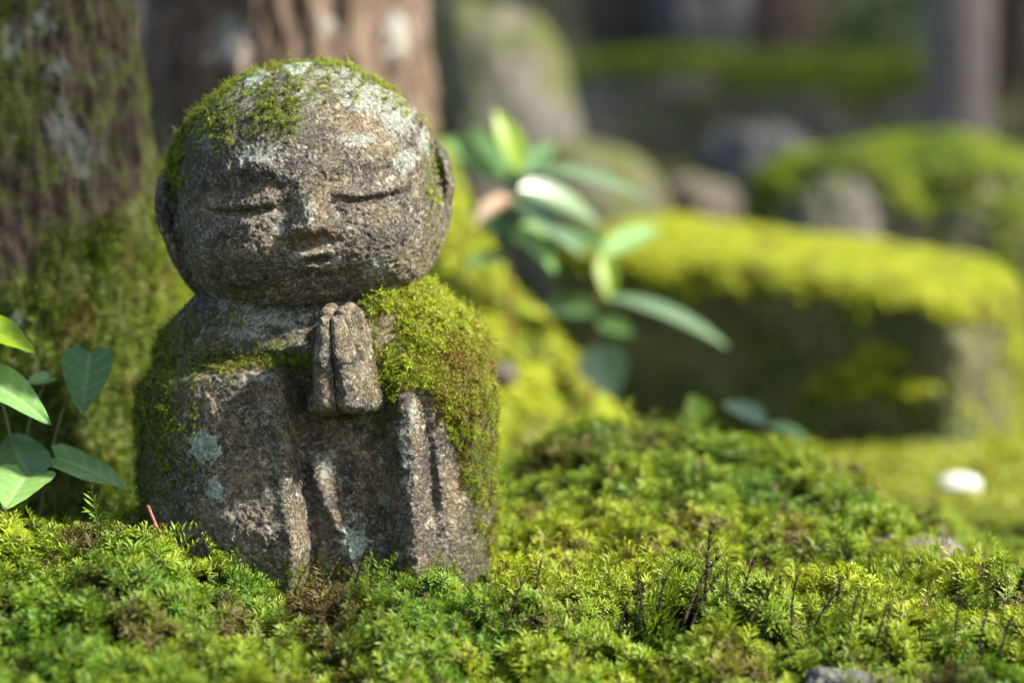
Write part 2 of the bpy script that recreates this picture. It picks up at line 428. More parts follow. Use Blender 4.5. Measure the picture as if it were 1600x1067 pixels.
def scatter_on(verts, quads, n, prob=None):
    """random points on a quad mesh: position, normal, index of the quad"""
    a = verts[quads[:, 0]]; b = verts[quads[:, 1]]; c = verts[quads[:, 2]]; d = verts[quads[:, -1]]
    nn = np.cross(c - a, d - b); ar = np.linalg.norm(nn, axis=1) * 0.5; w = ar if prob is None else ar * prob
    if w.sum() <= 0: return None
    cum = np.cumsum(w); q = np.searchsorted(cum, rng.uniform(0, cum[-1], n)); q = np.minimum(q, len(quads) - 1)
    u = rng.uniform(0, 1, (n, 1)); v = rng.uniform(0, 1, (n, 1))
    p = (a[q] * (1-u) + b[q] * u) * (1-v) + (d[q] * (1-u) + c[q] * u) * v
    return p, nn[q] / (np.linalg.norm(nn[q], axis=1)[:, None] + 1e-12), q

# ------------------------------------------------------------------ the stone statue (measured in mm, from its base)
ST = Vector((-0.1580, 0.10, -0.010)); SC = 1.048e-3
statue = empty('stone_statue', ST)
tag(statue, 'small weathered stone statue of a child monk with closed eyes and praying hands', 'statue')
def topx(v):      # statue millimetres -> place in the photo (px), for masks only
    return 500 + v[:, 0] * 2, 915 - v[:, 2] * 2

def grid(x0, x1, y0, y1, z0, z1, h):
    xs = np.arange(x0, x1, h, dtype=np.float32); ys = np.arange(y0, y1, h, dtype=np.float32); zs = np.arange(z0, z1, h, dtype=np.float32)
    return xs, ys, zs
def weather(v, q, amp=1.0, chip=1.0):
    n = vnormals(v, q)
    a = fbm(v / 34, 3, 31) * 1.5 + fbm(v / 7.0, 3, 41) * 0.85
    pit = np.abs(fbm(v / 4.0, 2, 51)); a -= 0.9 * np.exp(-(pit / 0.10) ** 2)
    big = fbm(v / 18, 2, 61); a -= chip * 2.2 * sst(0.45, 0.9, big); a += 0.55 * (0.5 - np.abs(fbm(v / 3.2, 2, 66)) * 1.6)
    return v + n * (a * amp)[:, None]

# head
def build_head():
    h = 1.35
    xs, ys, zs = grid(-118, 118, -122, 116, -110, 110, h)
    X, Y, Z = xs[:, None, None], ys[None, :, None], zs[None, None, :]
    n = 2.08 + 0.66 * sst(10, -45, zs)[None, None, :]
    k = (np.abs(X / 102.5) ** n + np.abs(Y / 98.0) ** n + np.abs(Z / 100.5) ** n) ** (1 / n)
    d = (k - 1) * 97
    # hairline: the cap behind the face stands proud of a narrow groove that fades over the crown
    fade = sst(86, 52, zs)[None, None, :] * sst(-84, -60, zs)[None, None, :]
    yl = -20 + 0.16 * np.maximum(zs, 0)[None, None, :]
    cap = sst(0, 5, Y - yl) * fade
    d = d - 3.4 * cap + 5.5 * np.exp(-((Y - yl + 0.5) / 2.8) ** 2) * fade
    # face relief over (u,v)
    u, v = xs[:, None], zs[None, :]; au = np.abs(u)
    f = np.zeros((len(xs), len(zs)), np.float32)
    v = v - 5.0
    browv = 16 - 0.0085 * (au - 45) ** 2
    f += 1.8 * np.exp(-((v - browv) / 8) ** 2) * np.exp(-((au - 42) / 34) ** 4)
    f -= 1.3 * np.exp(-((v - 3) / 8) ** 2) * np.exp(-((au - 40) / 30) ** 4)                 # socket under the brow
    f -= 2.0 * np.exp(-((au - 17) / 8) ** 2) * np.exp(-((v + 14) / 12) ** 2)                  # beside the bridge
    vs = -16.5 + 0.0044 * (au - 44) ** 2
    we = np.exp(-((au - 49) / 29) ** 6)
    f += 2.3 * np.exp(-((v - vs - 6.0) / 6) ** 2) * we                                          # upper lid
    f += 1.0 * np.exp(-((v - vs + 7) / 6) ** 2) * we                                          # lower lid
    f -= 5.0 * np.exp(-((v - vs) / 2.1) ** 2) * np.exp(-((au - 50) / 25) ** 8)                # slit
    f += 4.0 * np.exp(-((au - 52) / 32) ** 2 - ((v + 46) / 26) ** 2)                          # cheeks
    wn = np.interp(zs - 5, [-38, -30, -8, 12], [12.0, 11.0, 8.0, 9])[None, :]
    hn = np.interp(zs - 5, [-38, -32, -22, -5, 12], [8.0, 10.5, 7.2, 2.2, 0.3])[None, :]
    f += hn * np.exp(-(u / wn) ** 2 * 1.1) * sst(-41, -36, v) * sst(20, 0, v)
    f += 3.2 * np.exp(-((au - 12.5) / 5.5) ** 2 - ((v + 34) / 5.5) ** 2)                        # nostril wings
    f -= 2.4 * np.exp(-((v + 44) / 4.0) ** 2) * np.exp(-(u / 20) ** 4)                        # under the nose
    f += 3.0 * np.exp(-(u / 32) ** 2 - ((v + 57) / 14) ** 2)                                   # mouth mound
    ml = -57.0 + 0.004 * u ** 2
    f -= 3.4 * np.exp(-((v - ml) / 1.9) ** 2) * np.exp(-(u / 13) ** 6)                         # mouth line
    f += 2.0 * np.exp(-((v - ml - 4.5) / 3) ** 2) * np.exp(-(u / 17) ** 4)
    f += 1.7 * np.exp(-((v - ml + 5) / 3.4) ** 2) * np.exp(-(u / 13) ** 4)
    f -= 2.4 * np.exp(-((v - ml + 12.5) / 4) ** 2) * np.exp(-(u / 17) ** 4)
    f += 2.5 * np.exp(-(u / 22) ** 2 - ((v + 82) / 9) ** 2)                                   # chin
    d = d - f[:, None, :] * sst(-8, -40, ys)[None, :, None]
    return surface_nets(d.astype(np.float32), (xs[0], ys[0], zs[0]), h)
HC = np.array([-9.5, -6.0, 303.5])
ca, sa = math.cos(R(5.6)), math.sin(R(5.6)); cy, sy = math.cos(R(5.0)), math.sin(R(5.0))
def head_to_statue(v):
    x, y, z = v[:, 0], v[:, 1], v[:, 2]
    x, y = x * cy - y * sy, x * sy + y * cy
    x, z = x * ca - z * sa, x * sa + z * ca
    return np.stack([x, y, z], -1) + HC

BLOB = lambda px, py, cx, cy_, rx, ry, p=2: np.exp(-(np.abs((px - cx) / rx) ** p) - (np.abs((py - cy_) / ry) ** p))
def stone_masks(v):
    px, py = topx(v)
    L = np.zeros(len(v))
    for b in [(405, 132, 24, 14), (468, 108, 42, 12), (425, 252, 48, 20), (570, 230, 40, 14), (628, 195, 34, 40), (590, 165, 60, 34), (560, 150, 40, 20),
              (666, 232, 11, 34), (640, 260, 22, 22), (480, 405, 26, 22), (540, 410, 26, 20), (462, 360, 20, 20), (500, 165, 30, 20), (330, 230, 30, 24),  # first blob here: sunlit right rim of the head, painted as pale crust
              (335, 690, 26, 30), (358, 745, 18, 30), (562, 836, 28, 22), (420, 585, 44, 14), (400, 520, 60, 24), (640, 690, 16, 80), (610, 770, 20, 20),
              (498, 340, 20, 34), (655, 640, 16, 40), (520, 720, 26, 40), (300, 300, 14, 60), (600, 420, 40, 30), (520, 120, 80, 24), (380, 165, 40, 24), (300, 190, 20, 30), (440, 500, 120, 24), (380, 480, 60, 20)]:
        L = np.maximum(L, (0.88 if b[1] < 300 else 0.64) * BLOB(px, py, *b))
    A = np.zeros(len(v))
    A = np.maximum(A, 0.75 * sst(300, 235, px) * sst(480, 540, py))
    A = np.maximum(A, 0.75 * BLOB(px, py, 300, 220, 40, 120, 4)); A = np.maximum(A, 0.65 * BLOB(px, py, 430, 190, 120, 70, 4))
    A = np.maximum(A, 0.6 * BLOB(px, py, 676, 280, 18, 130, 4)); A = np.maximum(A, 0.75 * sst(690, 750, px) * sst(560, 620, py))
    A = np.maximum(A, 0.55 * sst(790, 880, py)); A = np.maximum(A, 0.7 * BLOB(px, py, 600, 620, 60, 60)); A = np.maximum(A, 0.6 * BLOB(px, py, 440, 550, 160, 30, 4))
    A = np.maximum(A, 0.8 * sst(10, 60, v[:, 1]))
    return {'lichen': L, 'algae': A}

hv, hq = build_head()
hv = weather(head_to_statue(hv), hq, 0.85, 0.3)
HEADM = (hv, hq)
HEAD_OB = link('head', mk_mesh('head', hv * SC, hq, M['stone'], True, stone_masks(hv)), statue)

# ears: long, flat, slightly cupped, hanging from behind the hairline
def build_ear(s):
    h = 1.35
    xs, ys, zs = grid(-24, 24, -34, 34, -62, 62, h)
    X, Y, Z = xs[:, None, None], ys[None, :, None], zs[None, None, :]
    bend = 6.0 * (Z / 50) ** 2
    wy = np.interp(zs, [-60, -45, -20, 20, 42, 55, 60], [6, 17, 22, 27, 27, 19, 8])[None, None, :]
    k = np.sqrt((Y / wy) ** 2 + ((X * s + bend - 2) / 9.5) ** 2 + (np.abs(Z) / 54) ** 5)
    d = (k - 1) * 9
    cup = np.exp(-((Y + 3) / (wy * 0.45)) ** 2 - ((Z - 14) / 24) ** 2) * (X * s > 0)
    d = d + 4.5 * cup
    v, q = surface_nets(d.astype(np.float32), (xs[0], ys[0], zs[0]), h)
    return v, q
for s, c in ((1, (108.5, 9.0, -20.0)), (-1, (-111.0, 7.0, -24.0))):
    ev, eq = build_ear(s)
    # lower end leans in toward the neck
    ev = ev + np.array(c); ev[:, 0] -= s * 0.34 * np.maximum(0, 14 - (ev[:, 2] - c[2]))
    ev = weather(head_to_statue(ev), eq, 0.8, 0.5)
    
    EAR_OB = link('ear', mk_mesh('ear', ev * SC, eq, M['stone'], True, stone_masks(ev)), statue)

# body in its robe
def build_body():
    h = 1.6
    xs, ys, zs = grid(-150, 152, -118, 112, -46, 246, h)
    X, Y, Z = xs[:, None, None], ys[None, :, None], zs[None, None, :]
    wz = [-50, 0, 50, 100, 140, 160, 178, 192, 205, 216, 226, 236, 246]
    w = np.interp(zs, wz, [123, 126.5, 129.5, 131, 131, 130, 127.5, 121, 112, 101, 89, 76, 60])[None, None, :]
    b = np.interp(zs, wz, [96, 98, 99, 97, 94, 91, 88, 84, 80, 76, 72, 68, 60])[None, None, :]
    xc = np.interp(zs, [0, 160, 200, 240], [3, 2, 0, -8])[None, None, :]
    k = ((np.abs((X - xc) / w)) ** 2.7 + (np.abs(Y / b)) ** 2.7) ** (1 / 2.7)
    d = (k - 1) * 95
    # front relief: collar above, sleeve panels both sides, recess with inner folds between
    x, z = xs[:, None], zs[None, :]
    P = lambda px: (px - 500) / 2.0
    Q = lambda py: (915 - py) / 2.0
    f = np.zeros((len(xs), len(zs)), np.float32)
    topl = Q(577) + 3.5 * np.exp(-((x - P(425)) / 30) ** 2) - 0.0022 * np.minimum(0, x - P(370)) ** 2
    edgeL = P(472) + 0.03 * (Q(600) - z) + 5.0 * np.exp(-((z - Q(830)) / 30) ** 2) - 5.0 * np.exp(-((z - Q(580)) / 7) ** 2)
    left = sst(4, -5, z - topl) * sst(6, -6, x - edgeL)
    edgeL_soft = np.exp(-((x - edgeL + 7) / 6) ** 2) * sst(3.5, -3.5, z - topl)
    f += 11.0 * left + 2.5 * edgeL_soft - 3.5 * np.exp(-((x - edgeL - 7) / 4) ** 2) * sst(4, -5, z - topl) - 2.5 * np.exp(-((z - topl - 6) / 4) ** 2) * sst(10, -6, x - edgeL) * sst(P(300), P(350), x)
    f -= 3.5 * np.exp(-((x - P(405) - 0.05 * (z - 100)) / 7) ** 2) * sst(Q(585), Q(610), z) * sst(Q(760), Q(690), z)   # sleeve hollow
    # centre recess
    cen = sst(-6, 7, x - edgeL) * sst(P(634), P(604), x) * sst(Q(560), Q(620), z)
    f -= 10.0 * cen
    f += 4.0 * np.exp(-((x - (P(490) + 0.42 * (Q(690) - z))) / 8) ** 2) * cen * sst(Q(650), Q(700), z)
    f += 3.0 * np.exp(-((x - (P(575) - 0.05 * (Q(690) - z))) / 7) ** 2) * cen
    # right sleeve: front ridge, groove, outer fold
    edgeR = P(616) + 0.07 * (Q(600) - z)
    right = sst(-6, 9, x - edgeR) * sst(Q(585), Q(615), z)
    f += 8.5 * right
    g1 = P(668) + 0.10 * (Q(620) - z)
    f -= 3.6 * np.exp(-((x - g1) / 4.5) ** 2) * right * sst(Q(860), Q(800), z)
    f += 3.0 * np.exp(-((x - P(648) - 0.06 * (Q(620) - z)) / 6) ** 2) * right
    g2 = P(706) + 0.16 * (Q(620) - z)
    f -= 2.4 * np.exp(-((x - g2) / 6.0) ** 2) * right * sst(Q(820), Q(740), z)
    f += 5.0 * np.exp(-((z - Q(590)) / 8) ** 2) * sst(P(570), P(640), x) * sst(P(790), P(740), x)  # roll of cloth over the right arm
    # collar bands round the neck
    rr = np.sqrt((x - P(480)) ** 2 + (z - Q(420)) ** 2)
    f += 3.0 * np.exp(-((rr - 62) / 6) ** 2) * sst(Q(590), Q(560), z)
    # lap / knee swelling at the bottom
    f += 5.0 * np.exp(-((x - P(420)) / 45) ** 2 - ((z - Q(800)) / 32) ** 2)
    d = d - f[:, None, :] * sst(-15, -50, ys)[None, :, None]
    return surface_nets(d.astype(np.float32), (xs[0], ys[0], zs[0]), h)
bv, bq = build_body(); bv = weather(bv, bq, 0.9, 0.45); BODYM = (bv, bq)
BODY_OB = link('robed_body', mk_mesh('robed_body', bv * SC, bq, M['stone'], True, stone_masks(bv)), statue)

# praying hands: palms together, little fingers toward us, each hand with four fingers and a thumb
def build_hand(s):
    h = 0.85
    xs, ys, zs = grid(-32, 32, -34, 62, -50, 56, h)
    X, Y, Z = xs[:, None, None], ys[None, :, None], zs[None, None, :]
    def cap(p, q, r0, r1):
        p = np.array(p, float); q = np.array(q, float); ba = q - p
        t = np.clip(((X - p[0]) * ba[0] + (Y - p[1]) * ba[1] + (Z - p[2]) * ba[2]) / (ba @ ba), 0, 1)
        return np.sqrt((X - p[0] - ba[0] * t) ** 2 + (Y - p[1] - ba[1] * t) ** 2 + (Z - p[2] - ba[2] * t) ** 2) - (r0 + (r1 - r0) * t)
    def smin(a, b, k):
        hh = np.clip(0.5 + 0.5 * (b - a) / k, 0, 1); return b * (1 - hh) + a * hh - k * hh * (1 - hh)
    d = None
    tops = [36, 42, 44, 40]
    for i in range(4):
        y = -16 + 13.5 * i; x0 = 8.0 + 3.8 * min(i, 2); x1 = 3.9 + 1.6 * min(i, 2)
        m = (s * (x0 + x1 * 1.2) / 2.1, y, 4)
        c = cap((s * x0, y, -30), m, 10.5, 9.4); c = smin(c, cap(m, (s * x1, y + 1, tops[i] - 6), 9.2, 6.0), 2.5)
        d = c if d is None else smin(d, c, 2.2)
    palm = cap((s * 12, -8, -32), (s * 12, 28, -32), 12.5, 13); d = smin(d, palm, 4)
    d = smin(d, cap((s * 9, 44, -20), (s * 7, 46, 14), 8, 6), 2.5)
    d = np.maximum(d, -(s * X - 0.35))
    d = -smin(-d, Z + 41 + 0.12 * Y, 9.0)            # flat carved lower edge of the wrists
    v, q = surface_nets(d.astype(np.float32), (xs[0], ys[0], zs[0]), h)
    return v, q
for s in (-1, 1):
    v, q = build_hand(s)
    a = R(-2.5); x, z = v[:, 0] * math.cos(a) + v[:, 2] * math.sin(a) * 1.0, -v[:, 0] * math.sin(a) + v[:, 2] * math.cos(a)
    y = v[:, 1] - 0.16 * z
    v = np.stack([x * 1.02 + 20.5 + 0.20 * (y + 16), y - 104.0, z + 177.0], -1)
    n = vnormals(v, q); v = v + n * (fbm(v / 9, 3, 71) * 0.55 + fbm(v / 3, 2, 75) * 0.3)[:, None]
    mk = stone_masks(v); mk['lichen'] *= 0.3; mk['algae'] *= 0.5
    link('hand', mk_mesh('hand', v * SC, q, M['stone'], True, mk), statue)

# raised lichen rosettes
def lichen_patch(mesh, cx, cy_, r, seed, lobes=7):
    parent = HEAD_OB if mesh is HEADM else BODY_OB
    v, q = mesh; px, py = topx(v); front = v[:, 1] < 0
    n = vnormals(v, q)
    a = np.arctan2(py - cy_, px - cx); rad = np.hypot(px - cx, py - cy_)
    p = np.stack([px / 9, py / 9, np.full_like(px, seed)], -1)
    edge = r * (0.74 + 0.06 * np.cos(a * lobes + seed) + 0.42 * fbm(p, 4, seed, 0.65))
    m = (rad < edge + 10) & front
    keep = m[q].all(1); qq = q[keep]; ids = np.unique(qq); remap = np.full(len(v), -1); remap[ids] = np.arange(len(ids))
    t = (edge - rad)[ids]
    off = np.clip(t * 0.13, -2.0, 0.75) + 0.75 * fbm(v[ids] / 2.2, 2, seed + 3)
    vv = v[ids] + n[ids] * off[:, None]
    return link('lichen_patch', mk_mesh('lichen_patch', vv * SC, remap[qq], M['lichen']), parent)
for mesh, cx, cy_, r, sd_ in [(BODYM, 340, 690, 34, 5), (BODYM, 358, 752, 18, 6), (BODYM, 562, 836, 30, 7), (HEADM, 405, 132, 26, 8), (HEADM, 470, 108, 30, 9)]:
    lichen_patch(mesh, cx, cy_, r, sd_)

# moss on the statue
def statue_moss(mesh, n, probf, base, droop, label=None, lift=0.0):
    v, q = mesh; cen = v[q].mean(1); nrm = vnormals(v, q)
    px, py = topx(cen); nz = nrm[q].mean(1)
    prob = probf(px, py, cen, nz); prob = np.clip(prob, 0, 1)
    r = scatter_on(v, q, n, prob)
    if r is None: return
    p, nn, qi = r
    pr = prob[qi]
    d = nn + np.array([0, 0, -1.0]) * droop * (1 - np.abs(nn[:, [2]])) + rng.normal(0, 0.35, p.shape)
    px, py = topx(p)
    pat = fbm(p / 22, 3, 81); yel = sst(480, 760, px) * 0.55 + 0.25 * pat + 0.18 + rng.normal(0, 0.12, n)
    age = sst(0.15, 0.6, fbm(p / 16, 3, 91)) * 0.6 + 0.75 * BLOB(px, py, 728, 575, 45, 40) + rng.normal(0, 0.1, n)
    sc = base * (0.55 + 0.6 * pr) * np.clip(0.95 + 0.9 * fbm(p / 9, 2, 83), 0.35, 1.8) * rng.uniform(0.6, 1.3, n) * (1 - 0.45 * sst(690, 760, px) * sst(540, 640, py))
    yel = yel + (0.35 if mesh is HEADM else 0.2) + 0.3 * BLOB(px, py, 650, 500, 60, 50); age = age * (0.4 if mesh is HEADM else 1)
    o = moss_object('moss', p * SC, d, sc * SC, yel, age, T_S, len(S_PROT), HEAD_OB if mesh is HEADM else BODY_OB, wide=1.25)
    if label: o['label'] = label
def p_shoulder(px, py, c, nn):
    yb = np.interp(px, [572, 590, 620, 640, 680, 700, 715, 730, 750, 780], [585, 598, 600, 596, 606, 640, 690, 750, 810, 890])
    ns = fbm(c / 12, 3, 101)
    m = sst(16, -16, py - yb + 22 * ns) * sst(560, 590, px)
    m *= 1 - 0.9 * BLOB(px, py, 606, 518, 24, 30, 4) * (px < 640)
    m *= 1 - 0.55 * sst(640, 760, py) * sst(-0.2, 0.4, ns)
    return m * (c[:, 1] < 70)
statue_moss(BODYM, 26000, p_shoulder, 4.4, 0.8, 'thick yellow green moss over the right shoulder')
def p_left(px, py, c, nn):
    ns = fbm(c / 14, 3, 111)
    m = 0.75 * sst(360, 270, px + 40 * ns) * sst(480, 530, py) * sst(900, 600, py)
    m = np.maximum(m, 0.8 * BLOB(px, py, 330, 560, 100, 34, 4) * sst(-0.35, 0.2, ns))
    m = np.maximum(m, BLOB(px, py, 470, 568 - 6, 130, 13, 4)); m = np.maximum(m, 0.4 * sst(0.05, 0.35, ns) * BLOB(px, py, 400, 520, 110, 50, 4))
    m = np.maximum(m, 0.6 * sst(840, 880, py) * sst(-0.2, 0.3, ns)); m = np.maximum(m, 0.5 * BLOB(px, py, 600, 610, 20, 60))
    return m * (px < 720) * (c[:, 1] < 70)
statue_moss(BODYM, 15000, p_left, 3.4, 0.3, 'short dark moss on the left shoulder and fold')
def p_head(px, py, c, nn):
    ns = fbm(c / 13, 3, 121); fn = fbm(c / 4.2, 3, 125)
    reg = np.maximum.reduce([1.15 * BLOB(px, py, 448, 190, 58, 40, 2), 0.62 * sst(235, 140, py) + 0.3 * ns, 0.9 * BLOB(px, py, 283, 230, 26, 90, 4), 0.75 * BLOB(px, py, 340, 180, 80, 70, 4),
                             0.50 * BLOB(px, py, 676, 280, 16, 120, 4), 0.75 * sst(126, 100, py)])
    m = sst(0.66, 0.86, reg + 0.75 * fn)
    return m * (c[:, 1] < 60)
statue_moss(HEADM, 6500, p_head, 3.0, 0.15, 'thin patchy moss on the crown of the head')

# ------------------------------------------------------------------ trees
def trunk_mesh(center, prof_z, prof_r, lean, z0, z1, nz, nt, ridge, seed, mat, masks, flare_dir=None, lobes=0.0):
    """closed trunk around center; masks(v) gives lichen/algae weights; lean = x,y drift per metre"""
    th = np.linspace(0, 2 * np.pi, nt, endpoint=False); zs = np.linspace(z0, z1, nz)
    T, Zz = np.meshgrid(th, zs, indexing='ij')
    r = np.interp(Zz, prof_z, prof_r)
    c, s = np.cos(T), np.sin(T)
    if flare_dir is not None:
        for (fa, fw, fz, fr) in flare_dir:
            r = r + fr * np.exp(-(((T - fa + np.pi) % (2 * np.pi) - np.pi) / fw) ** 2) * np.exp(-np.maximum(0, Zz - z0) / fz)
    p = np.stack([c * 1.0 / ridge[0], s / ridge[0], Zz / ridge[1]], -1).reshape(-1, 3)
    p[:, :2] *= r.reshape(-1, 1)
    a = fbm(p, 4, seed); rid = (1 - np.abs(fbm(p * 0.8 + 5, 3, seed + 7)) * 2.2)
    p2 = np.stack([c * r / 0.02, s * r / 0.02, Zz / 0.03], -1).reshape(-1, 3)
    disp = ridge[2] * (0.7 * a + 0.5 * rid) + ridge[2] * 0.3 * fbm(p2, 2, seed + 11)
    r = r + disp.reshape(r.shape)
    zz = Zz - z0
    v = np.stack([c * r + lean[0] * zz, s * r + lean[1] * zz, zz], -1).reshape(-1, 3)
    q = grid_faces(nt, nz, True)
    wv = v + np.array([center[0], center[1], z0])
    return v, q, mk_mesh('trunk', v, q, mat, True, masks(wv))
def photo_xy(w):
    """where world points fall in the photo"""
    r = w - np.array(CAM); d = r @ np.array(FW)
    return 800 + r[:, 0] / d / KX * 1600, 533.5 - (r @ np.array(UP)) / d / KX * 1600

def masks_near(w):
    px, py = photo_xy(w); L = np.zeros(len(w))
    for b in [(65, 30, 28, 40), (85, 110, 30, 30), (95, 200, 40, 70), (130, 240, 50, 70), (20, 60, 30, 60), (30, 500, 20, 20)]: L = np.maximum(L, 0.62 * BLOB(px, py, *b))
    A = np.maximum(0.8 * sst(230, 430, py + 0.6 * (px - 130)), 0.62 * BLOB(px, py, 20, 150, 90, 170)); A = np.maximum(A, 0.6 * sst(170, 230, px)); A = np.maximum(A, 0.42)
    return {'lichen': L, 'algae': A}
tc = at(-35, 800, 2.30); tc.z = 0
near_tree = empty('tree', (tc.x, tc.y, -0.10)); tag(near_tree, 'broad mossy tree trunk with rough brown bark directly left of the statue', 'tree')
nv, nq, nm = trunk_mesh((tc.x, tc.y), [-0.1, 0.0, 0.12, 0.25, 0.45, 0.8, 3.0], [0.215, 0.200, 0.190, 0.182, 0.165, 0.142, 0.115], (-0.02, 0.0), -0.10, 3.0, 900, 420,
                        (0.014, 0.045, 0.0075), 201, M['bark'], masks_near, [(R(-20), 0.5, 0.10, 0.05), (R(-75), 0.35, 0.09, 0.04)])
link('trunk', nm, near_tree)
NTW = nv + np.array(near_tree.location)
def p_near(w, px, py, ns):
    m = sst(250, 420, py + 0.7 * (px - 170) + 130 * ns) * 0.9
    m = np.maximum(m, 0.7 * sst(0.0, 0.35, ns) * sst(150, 20, px)); m = np.maximum(m, 0.5 * BLOB(px, py, 25, 120, 45, 120) * sst(-0.1, 0.2, ns))
    m = np.maximum(m, 0.55 * sst(210, 250, px) * sst(-0.1, 0.2, ns))
    return m
def trunk_moss(tw, q, parent, n, probf, base, tree, nproto, tintf, seed, droop=0.3, zmax=0.75):
    cen = tw[q].mean(1); px, py = photo_xy(cen); ns = fbm(cen / 0.05, 3, seed)
    prob = probf(cen, px, py, ns) * (cen[:, 2] < zmax)
    p, nn, qi = scatter_on(tw, q, n, np.clip(prob, 0, 1))
    ppx, ppy = photo_xy(p); keep = (ppx > -150) & (ppx < 1750)
    d = nn + np.array([0, 0, -droop]) + rng.normal(0, 0.35, p.shape)
    cl = fbm(p / 0.02, 3, seed + 3)
    sc = base * (0.45 + 0.7 * prob[qi]) * rng.uniform(0.6, 1.3, n) * (1 + 0.6 * cl)
    age = sst(0.1, 0.5, fbm(p / 0.03, 3, seed + 5)) * 0.6
    o = moss_object('moss', (p - np.array(parent.location)), d, np.clip(sc, base * 0.3, None), tintf(p, ppx, ppy) + rng.normal(0, 0.12, n), age, tree, nproto, parent, wide=1.2)
    return o
trunk_moss(NTW, nq, near_tree, 30000, p_near, 0.0095, T_S, len(S_PROT), lambda p, px, py: 0.12 + 0.38 * sst(100, 260, px) * sst(800, 300, py), 211, 0.55)

def masks_second(w):
    px, py = photo_xy(w); L = np.zeros(len(w))
    for b in [(515, 40, 30, 26), (620, 60, 30, 60), (360, 60, 50, 60)]: L = np.maximum(L, 0.6 * BLOB(px, py, *b))  # blob near the right edge is the trunk's sunlit rim, painted pale
    return {'lichen': L, 'algae': 0.9 * sst(180, 330, py)}
c2 = at(452, 690, 3.35)
second_tree = empty('tree', (c2.x, c2.y, -0.10)); tag(second_tree, 'reddish brown tree trunk with wide mossy roots behind the statue head', 'tree')
v2, q2, m2 = trunk_mesh((c2.x, c2.y), [-0.1, 0.0, 0.10, 0.20, 0.30, 0.42, 0.6, 3.5], [0.50, 0.43, 0.35, 0.27, 0.225, 0.195, 0.180, 0.15], (0.0, 0.0), -0.10, 3.5, 500, 360,
                        (0.03, 0.16, 0.012), 231, M['bark_red'], masks_second, [(R(-25), 0.4, 0.18, 0.06)])
link('trunk', m2, second_tree); TW2 = v2 + np.array(second_tree.location)
trunk_moss(TW2, q2, second_tree, 26000, lambda w, px, py, ns: sst(0.42, 0.28, w[:, 2] + 0.06 * ns) * (w[:, 1] < c2.y + 0.1), 0.013, T_F, len(F_PROT),
           lambda p, px, py: 0.75 + 0.5 * fbm(p / 0.08, 2, 5), 241, 0.1)

# ------------------------------------------------------------------ rocks
def rock(name, label, center, rad, rotz, mat, seed, power=2.4, rough=0.09, tilt=(0, 0), n=90, cat='rock', moss_up=0.5, part=None, moss_n=0, moss_size=0.014, tint=0.5, group=None, freq=1.6):
    """superellipsoid boulder with uneven surface; mass below ground included"""
    # cube-sphere
    g = np.linspace(-1, 1, n); A_, B_ = np.meshgrid(np.tan(g * np.pi / 4), np.tan(g * np.pi / 4), indexing='ij'); o = np.ones_like(A_)
    fs = [(o, A_, B_), (-o, B_, A_), (B_, o, A_), (A_, -o, B_), (A_, B_, o), (B_, A_, -o)]
    V = []; Q = []
    for k, f in enumerate(fs):
        V.append(np.stack(f, -1).reshape(-1, 3)); Q.append(grid_faces(n, n) + k * n * n)
    v = np.concatenate(V); q = np.concatenate(Q)
    key = np.round(v / np.linalg.norm(v, axis=1)[:, None], 5); _, first, inv = np.unique(key, axis=0, return_index=True, return_inverse=True)
    v = v[first]; q = inv.ravel()[q]
    u = v / np.linalg.norm(v, axis=1)[:, None]
    s = (np.abs(u) ** power).sum(1) ** (-1 / power)
    v = u * s[:, None]
    nr = fbm(u * freq + seed, 5, seed, 0.5); ch = np.abs(fbm(u * freq * 1.6 + seed, 3, seed + 5))
    v = v * (1 + rough * nr - rough * 0.8 * np.exp(-(ch / 0.12) ** 2) * 0.4)[:, None]
    v = v * np.array(rad)
    m = Matrix.Rotation(rotz, 3, 'Z') @ Matrix.Rotation(tilt[0], 3, 'X') @ Matrix.Rotation(tilt[1], 3, 'Y')
    v = v @ np.array(m).T
    nn = vnormals(v, q)
    mo = moss_up * 0.5 + 0.5 * nn[:, 2] * 0.9 + 0.25 * fbm(v / (0.5 * max(rad)), 3, seed + 9)
    base = (center[0], center[1], center[2] - rad[2])
    ob = empty(name, base); tag(ob, label, cat, group)
    link('stone', mk_mesh('stone', v + np.array([0, 0, rad[2]]), q, mat, True, {'moss': mo}), ob)
    if moss_n:
        pr = sst(0.35, 0.65, mo[q].mean(1)) * (nn[q].mean(1)[:, 2] > -0.3)
        wpos = v[q].mean(1) + np.array(center); pr = pr * (wpos[:, 1] < center[1] + max(rad) * 0.6)
        p, n2, qi = scatter_on(v, q, moss_n, pr)
        moss_object('moss', p + np.array([0, 0, rad[2]]), n2 + rng.normal(0, 0.35, p.shape), moss_size * rng.uniform(0.6, 1.3, moss_n),
                    tint + 0.35 * fbm(p / 0.1, 2, seed) + rng.normal(0, 0.1, moss_n), sst(0.2, 0.6, fbm(p / 0.06, 3, seed + 2)) * 0.5, T_F, len(F_PROT), ob)
    return ob
M['rock_block'] = mat_rock('block_stone', (0.034, 0.044, 0.014), (0.115, 0.110, 0.060), (0.030, 0.042, 0.008), (0.10, 0.125, 0.02), 0.34)
M['rock_grey'] = mat_rock('grey_stone', (0.055, 0.054, 0.045), (0.13, 0.125, 0.108), (0.04, 0.05, 0.012), (0.09, 0.10, 0.025), 0.52)
M['rock_mossy'] = mat_rock('mossy_stone', (0.10, 0.09, 0.075), (0.20, 0.18, 0.16), (0.05, 0.065, 0.012), (0.14, 0.17, 0.025), 0.40)
M['rock_dark'] = mat_rock('dark_stone', (0.05, 0.052, 0.055), (0.11, 0.11, 0.115), (0.03, 0.035, 0.008), (0.07, 0.08, 0.02), 0.85)
